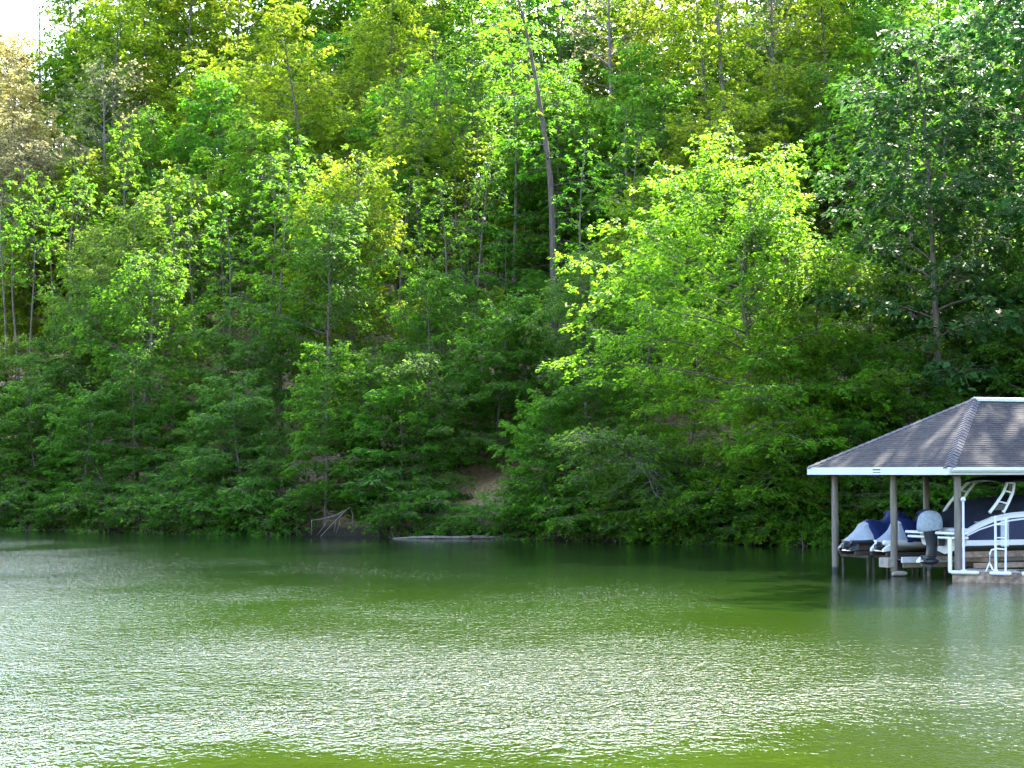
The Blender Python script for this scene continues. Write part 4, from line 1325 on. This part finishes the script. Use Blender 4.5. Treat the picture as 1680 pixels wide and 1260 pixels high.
# thin dark trunks seen against the lit slope
for px, ss, key, sc in ((6, 14, 'pole_a', .9), (31, 17, 'pole_b', 1), (48, 15, 'pole_a', .85), (84, 19, 'pole_b', .9), (116, 16, 'pole_a', .9), (127, 15, 'pole_b', 1.0), (205, 18, 'pole_a', .9),
                        (610, 26, 'pole_b', 1), (652, 27, 'pole_a', .9), (690, 25, 'pole_b', .95), (706, 27, 'pole_a', 1), (742, 25, 'pole_b', 1), (766, 27, 'pole_a', .9), (800, 24, 'pole_b', .9), (842, 23, 'pole_a', 1.15), (868, 27, 'pole_a', 1),
                        (1405, 18, 'pole_b', 1), (1470, 22, 'pole_a', 1.1), (1548, 21, 'pole_a', 1.1), (1578, 24, 'pole_b', 1.1), (1620, 20, 'pole_a', 1.0)):
    x, y = at(px, ss)
    place(key, x, y, sc, px * 1.7, 'fresh' if 140 < px < 1400 else 'mid')
C_DEEP, C_MID, C_BR = ['deep', 'deep', 'blue', 'mid'], ['mid', 'fresh', 'deep'], ['fresh', 'lime', 'lime', 'mid']
rows = [  # inland metres, spacing px, kinds, scale range, which cap
    (2.5, 62, ['layer_c', 'layer_c', 'layer_a', 'sap_a'], (0.55, 0.75), 'low'),
    (7, 80, ['layer_a', 'layer_c', 'layer_b', 'oak_b'], (0.75, 0.95), 'low'),
    (12, 85, ['layer_b', 'layer_a', 'oak_a', 'oak_b', 'pole_a'], (0.9, 1.1), 'low'),
    (18, 80, ['mid_a', 'mid_b', 'oak_a', 'pole_a', 'mid_c'], (0.75, 1.0), 'low'),
    (25, 75, ['mid_a', 'mid_b', 'mid_c', 'pole_a', 'pole_b'], (0.7, 0.95), 'high'),
    (32, 75, ['mid_a', 'mid_b', 'mid_c', 'oak_b', 'tall_c'], (0.7, 0.95), 'high'),
    (40, 80, ['mid_a', 'mid_b', 'mid_c', 'tall_b'], (0.75, 1.0), 'high'),
    (49, 85, ['mid_a', 'mid_b', 'tall_a', 'mid_c'], (0.8, 1.0), 'high'),
    (58, 90, ['mid_b', 'tall_a', 'tall_b'], (0.85, 1.05), 'high'),
    (68, 95, ['tall_a', 'tall_b', 'mid_b'], (0.85, 1.05), 'high'),
]


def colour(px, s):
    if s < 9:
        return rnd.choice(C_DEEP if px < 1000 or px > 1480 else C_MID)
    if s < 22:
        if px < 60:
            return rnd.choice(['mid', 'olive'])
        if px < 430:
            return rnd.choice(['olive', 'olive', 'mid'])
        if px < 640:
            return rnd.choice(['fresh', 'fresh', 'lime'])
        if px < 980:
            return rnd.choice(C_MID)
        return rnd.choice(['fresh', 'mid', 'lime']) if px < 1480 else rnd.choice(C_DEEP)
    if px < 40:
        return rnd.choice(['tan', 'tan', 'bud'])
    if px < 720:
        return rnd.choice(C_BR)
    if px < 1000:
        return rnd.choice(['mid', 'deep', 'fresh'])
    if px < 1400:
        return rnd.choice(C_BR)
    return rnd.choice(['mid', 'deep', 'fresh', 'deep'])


SUNX, SUNY, SUNT = sdir.x / math.hypot(sdir.x, sdir.y), sdir.y / math.hypot(sdir.x, sdir.y), math.tan(R(SUN_EL))


def shades(x, y, top, tx, ty, tz, half):
    """does a tree with this top stand between the sun and a spot"""
    dx, dy = x - tx, y - ty
    along, side = dx * SUNX + dy * SUNY, abs(dx * SUNY - dy * SUNX)
    return along > 4 and side < half and top > tz + along * SUNT


for s, dpx, keys, (s0, s1), cp in rows:
    px = -130 + rnd.uniform(0, 60)
    while px < 1850:
        q = px + rnd.uniform(-20, 20)
        px += dpx * rnd.uniform(0.8, 1.2)
        ss = s + rnd.uniform(-2, 2)
        x, y = at(q, ss)
        if s < 5 and 1060 < q < 1450 or s < 8 and 1100 < q < 1400 or s < 5 and 735 < q < 880:
            continue
        key = rnd.choice(keys)
        sc = fit(key, x, y, rnd.uniform(s0, s1), cap_low(q) if cp == 'low' else cap_high(q))
        if sc < 0.32:
            continue
        top = gz(x, y) + HT[key] * sc
        if s > 8 and (shades(x, y, top, 12, 89, 4.5, 8.5) or shades(x, y, top, -9, 103, 6.0, 3.5) or shades(x, y, top, -19, 110, 7.0, 3.5)):
            key, sc = 'sap_a', 0.8
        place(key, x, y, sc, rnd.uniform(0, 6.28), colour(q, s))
# saplings and low trees under the tall ones
for s, dpx, keys, (s0, s1) in [(22, 60, ['sap_a', 'sap_b', 'layer_c'], (0.6, 1.0)), (30, 60, ['sap_a', 'layer_c', 'sap_b'], (0.6, 1.0)), (39, 60, ['layer_c', 'sap_a'], (0.7, 1.0)),
                               (58, 60, ['layer_c', 'layer_a'], (0.8, 1.1)), (70, 55, ['layer_a', 'layer_b', 'layer_c'], (0.8, 1.1))]:
    px = -130 + rnd.uniform(0, 60)
    while px < 1850:
        q = px + rnd.uniform(-20, 20)
        px += dpx * rnd.uniform(0.8, 1.3)
        x, y = at(q, s + rnd.uniform(-3, 3))
        key = rnd.choice(keys)
        place(key, x, y, fit(key, x, y, rnd.uniform(s0, s1), cap_high(q)), rnd.uniform(0, 6.28), rnd.choice(['fresh', 'lime', 'mid']))
# shore shrubs
px = -100
while px < 1700:
    x, y = at(px, rnd.uniform(0.3, 2.5))
    place(rnd.choice(['shrub_a', 'shrub_b', 'shrub_c']), x, y, rnd.uniform(0.6, 1.0), rnd.uniform(-.4, .4), rnd.choice(['deep', 'deep', 'mid', 'blue']))
    px += rnd.uniform(25, 50)
    if 490 < px < 612:
        px = 618
    if 715 < px < 830:
        px = 880
for px in range(900, 1350, 24):
    x, y = at(px + rnd.uniform(-8, 8), rnd.uniform(-0.3, 0.8))
    place(rnd.choice(['shrub_a', 'shrub_b', 'shrub_c']), x, y, rnd.uniform(0.55, 0.95), rnd.uniform(-.4, .4), rnd.choice(['deep', 'mid', 'mid', 'fresh']))
for px, sh in ((752, 0.5), (800, 0.7), (835, 0.5)):
    x, y = at(px, -0.2)
    place('shrub_b', x, y, sh, 0.2, 'deep', label={752: "low dark green shrub at the left foot of the clay bank", 800: "low dark green shrub in front of the clay bank", 835: "low dark green shrub at the right foot of the clay bank"}[px])
# trees on the right-hand shore beyond the frame, which shade the boathouse
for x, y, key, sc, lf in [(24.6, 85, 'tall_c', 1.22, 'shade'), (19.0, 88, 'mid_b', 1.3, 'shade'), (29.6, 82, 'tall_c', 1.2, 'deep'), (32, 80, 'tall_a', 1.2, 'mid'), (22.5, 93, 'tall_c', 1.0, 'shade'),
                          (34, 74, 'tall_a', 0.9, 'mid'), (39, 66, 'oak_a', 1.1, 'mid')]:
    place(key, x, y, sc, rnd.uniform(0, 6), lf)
for px, ss in ((725, 60), (925, 60), (1470, 60), (1555, 62)):
    x, y = at(px, ss)
    place('tall_b', x, y, 1.25, px * .53, 'mid')
# more thin dark stems in front of the crowns, and shrubs leaning out along the left bank
for px, ss, key, sc in ((285, 11, 'pole_a', .9), (332, 12, 'pole_b', 1.0), (372, 10, 'pole_a', .85), (425, 12, 'pole_b', 1.05), (462, 11, 'pole_a', 1.0), (524, 12, 'pole_b', 1.0), (578, 11, 'pole_a', .9),
                        (668, 12, 'pole_b', .9), (728, 11, 'pole_a', .8), (785, 13, 'pole_b', .95), (958, 11, 'pole_a', .9), (1060, 12, 'pole_b', 1.0), (1500, 13, 'pole_a', 1.1), (1592, 12, 'pole_b', 1.1)):
    x, y = at(px, ss)
    place(key, x, y, sc, px * .37, 'mid')
for px, sh in ((-10, .8), (45, .9), (110, .75), (175, .85), (235, .8), (300, .9), (360, .8), (430, .85), (650, .7)):
    x, y = at(px, -0.1)
    place('shrub_b', x, y, sh, (px % 7 - 3) * .12, 'deep')
label_plants()
#/TREES

# ------------------------------------------------------------------ shoreline debris


def shore_bits():
    rs = np.random.RandomState(8)
    # long pale log lying along the waterline below the clay bank
    x, y = at(745, -1.9)
    t = thing("driftwood_log", "long pale driftwood log lying along the waterline below the clay bank", "log", (x, y, 0.07), -0.08)
    b = MB()
    b.tube([(-2.9, 0.25, -0.06), (-2.0, 0.05, -0.02), (-1.0, -0.06, 0.01), (0, 0.02, -0.01), (1.1, 0.10, 0.02), (2.0, 0.02, 0.0), (2.9, 0.3, -0.08)], [0.02, 0.05, 0.065, 0.06, 0.075, 0.06, 0.03], 9)
    b.build("stem", BARK['grey'], t, True)
    for a, l in ((0.6, 0.5), (-1.2, 0.3), (1.9, 0.35)):
        b = MB()
        b.tube([(a, 0.05, 0.0), (a + 0.25, -0.1, l * 0.15), (a + 0.5, -0.3, l * 0.35)], [0.03, 0.02, 0.008], 6)
        b.build("branch", BARK['grey'], t, True)
    # bare branch fallen from the bank into the water
    D = 100.0
    k = D / F

    def q(px, py, dd=0.0):
        return np.array([(px - 505) * k, dd, 3.1 + (775 - py) * k])
    bx, by = bear(505, D)
    t = thing("fallen_branch", "bare grey forked branch fallen from the bank into the lake at centre left", "branch", (bx, by, 0))
    b = MB()
    b.tube([q(612, 808, 1.2), q(592, 818, .9), q(574, 832, .5), q(552, 845, .1), q(530, 851, -.2), q(512, 853, -.4)], [.058, .054, .046, .035, .023, .012], 7)
    b.build("limb", BARK['dead'], t, True)
    for p, r in (([q(570, 834, .4), q(556, 849, .0), q(543, 863, -.4), q(529, 879, -.8)], .045), ([q(559, 846, .1), q(557, 860, 0), q(552, 876, -.2)], .025), ([q(540, 851, -.1), q(533, 862, -.2), q(524, 875, -.4)], .022),
                 ([q(513, 853, -.4), q(514, 866, -.5), q(513, 876, -.6)], .022), ([q(576, 834, .5), q(578, 850, .4), q(580, 874, .3)], .03), ([q(548, 846, 0), q(538, 840, .1), q(528, 838, .2)], .018),
                 ([q(585, 824, .7), q(575, 824, .6), q(570, 820, .6)], .02), ([q(552, 855, -.1), q(549, 872, -.2)], .02)):
        b = MB()
        b.tube(p, np.linspace(r * .75, r * .25, len(p)), 6)
        b.build("twig", BARK['dead'], t, True)
    # second pale dead stick higher on the bank
    x, y = at(862, 7)
    t = thing("dead_log", "short pale dead log lying on the bank right of the clay patch", "log", (x, y, gz(x, y) + 0.35), 0.0)
    b = MB()
    b.tube([(-0.65, 0, -0.10), (0, 0, 0.08), (0.65, 0.1, 0.28)], [0.10, 0.11, 0.08], 8)
    b.build("stem", BARK['dead'], t, True)
    b = MB()
    b.tube([(0.1, 0, 0.1), (0.2, -0.2, 0.35)], [0.04, 0.02], 6)
    b.build("stub", BARK['dead'], t, True)
    # rocks and roots along the undercut bank
    m_rock = plain("wet shore rock", (0.045, 0.042, 0.036), 0.75, 0.3, var=0.35, scale=5, bmp=0.6)
    spots = [(60, 0), (158, 0)]
    where = ["below the thin left trunks", "under the far left shrubs", "left of the bare fallen branch", "left of the driftwood log", "at the right end of the driftwood log", "below the kinked trunk",
             "left of the half-fallen tree", "below the big bright tree"]
    for i, (px, _) in enumerate(spots):
        x, y = at(px, rs.uniform(-0.9, -0.4))
        r = rs.uniform(0.08, 0.17)
        b = MB()
        rings = []
        for z, w in ((-0.5, 0.8), (0.0, 1.0), (0.35, 0.85), (0.6, 0.45), (0.68, 0.1)):
            rings.append([(r * w * rs.uniform(0.8, 1.2) * 1.5 * math.cos(a), r * w * rs.uniform(0.8, 1.2) * math.sin(a), r * z) for a in np.linspace(0, 6.283, 9)[:-1]])
        b.loft(rings)
        o = b.build("shore_rock", m_rock)
        o.location = (x, y, 0.02)
        tag(o, f"small wet grey rock {where[i]}", "rock", "rocks along the waterline")
    for i, px in enumerate((205, 300, 470, 640, 890, 1065)):
        if i in (0, 2, 4, 5):
            continue
        x, y = at(px, 0.35)
        place_l = ["under the far left shrubs", "below the olive trees", "left of the bare fallen branch", "right of the bare fallen branch", "below the kinked trunk", "under the half-fallen tree"][i]
        t = thing("root_tangle", f"tangle of bare roots hanging from the dark bank {place_l}", "roots", (x, y, 0.5), 0, "root tangles along the bank")
        for j in range(6):
            a = rs.uniform(-2.6, -0.5)
            l = rs.uniform(0.7, 1.6)
            x0 = rs.uniform(-0.8, 0.8)
            p = [(x0, 0.1, rs.uniform(0.1, 0.6)), (x0 + 0.35 * l * math.cos(a), 0.45 * l * math.sin(a), rs.uniform(0.1, 0.6)), (x0 + 0.7 * l * math.cos(a), 0.8 * l * math.sin(a), rs.uniform(-0.3, 0.2)), (x0 + 0.8 * l * math.cos(a), 1.0 * l * math.sin(a), -0.7)]
            b = MB()
            b.tube(p, [0.045, 0.035, 0.022, 0.012], 6)
            b.build("root", BARK['brown' if j % 2 else 'grey'], t, True)


shore_bits()
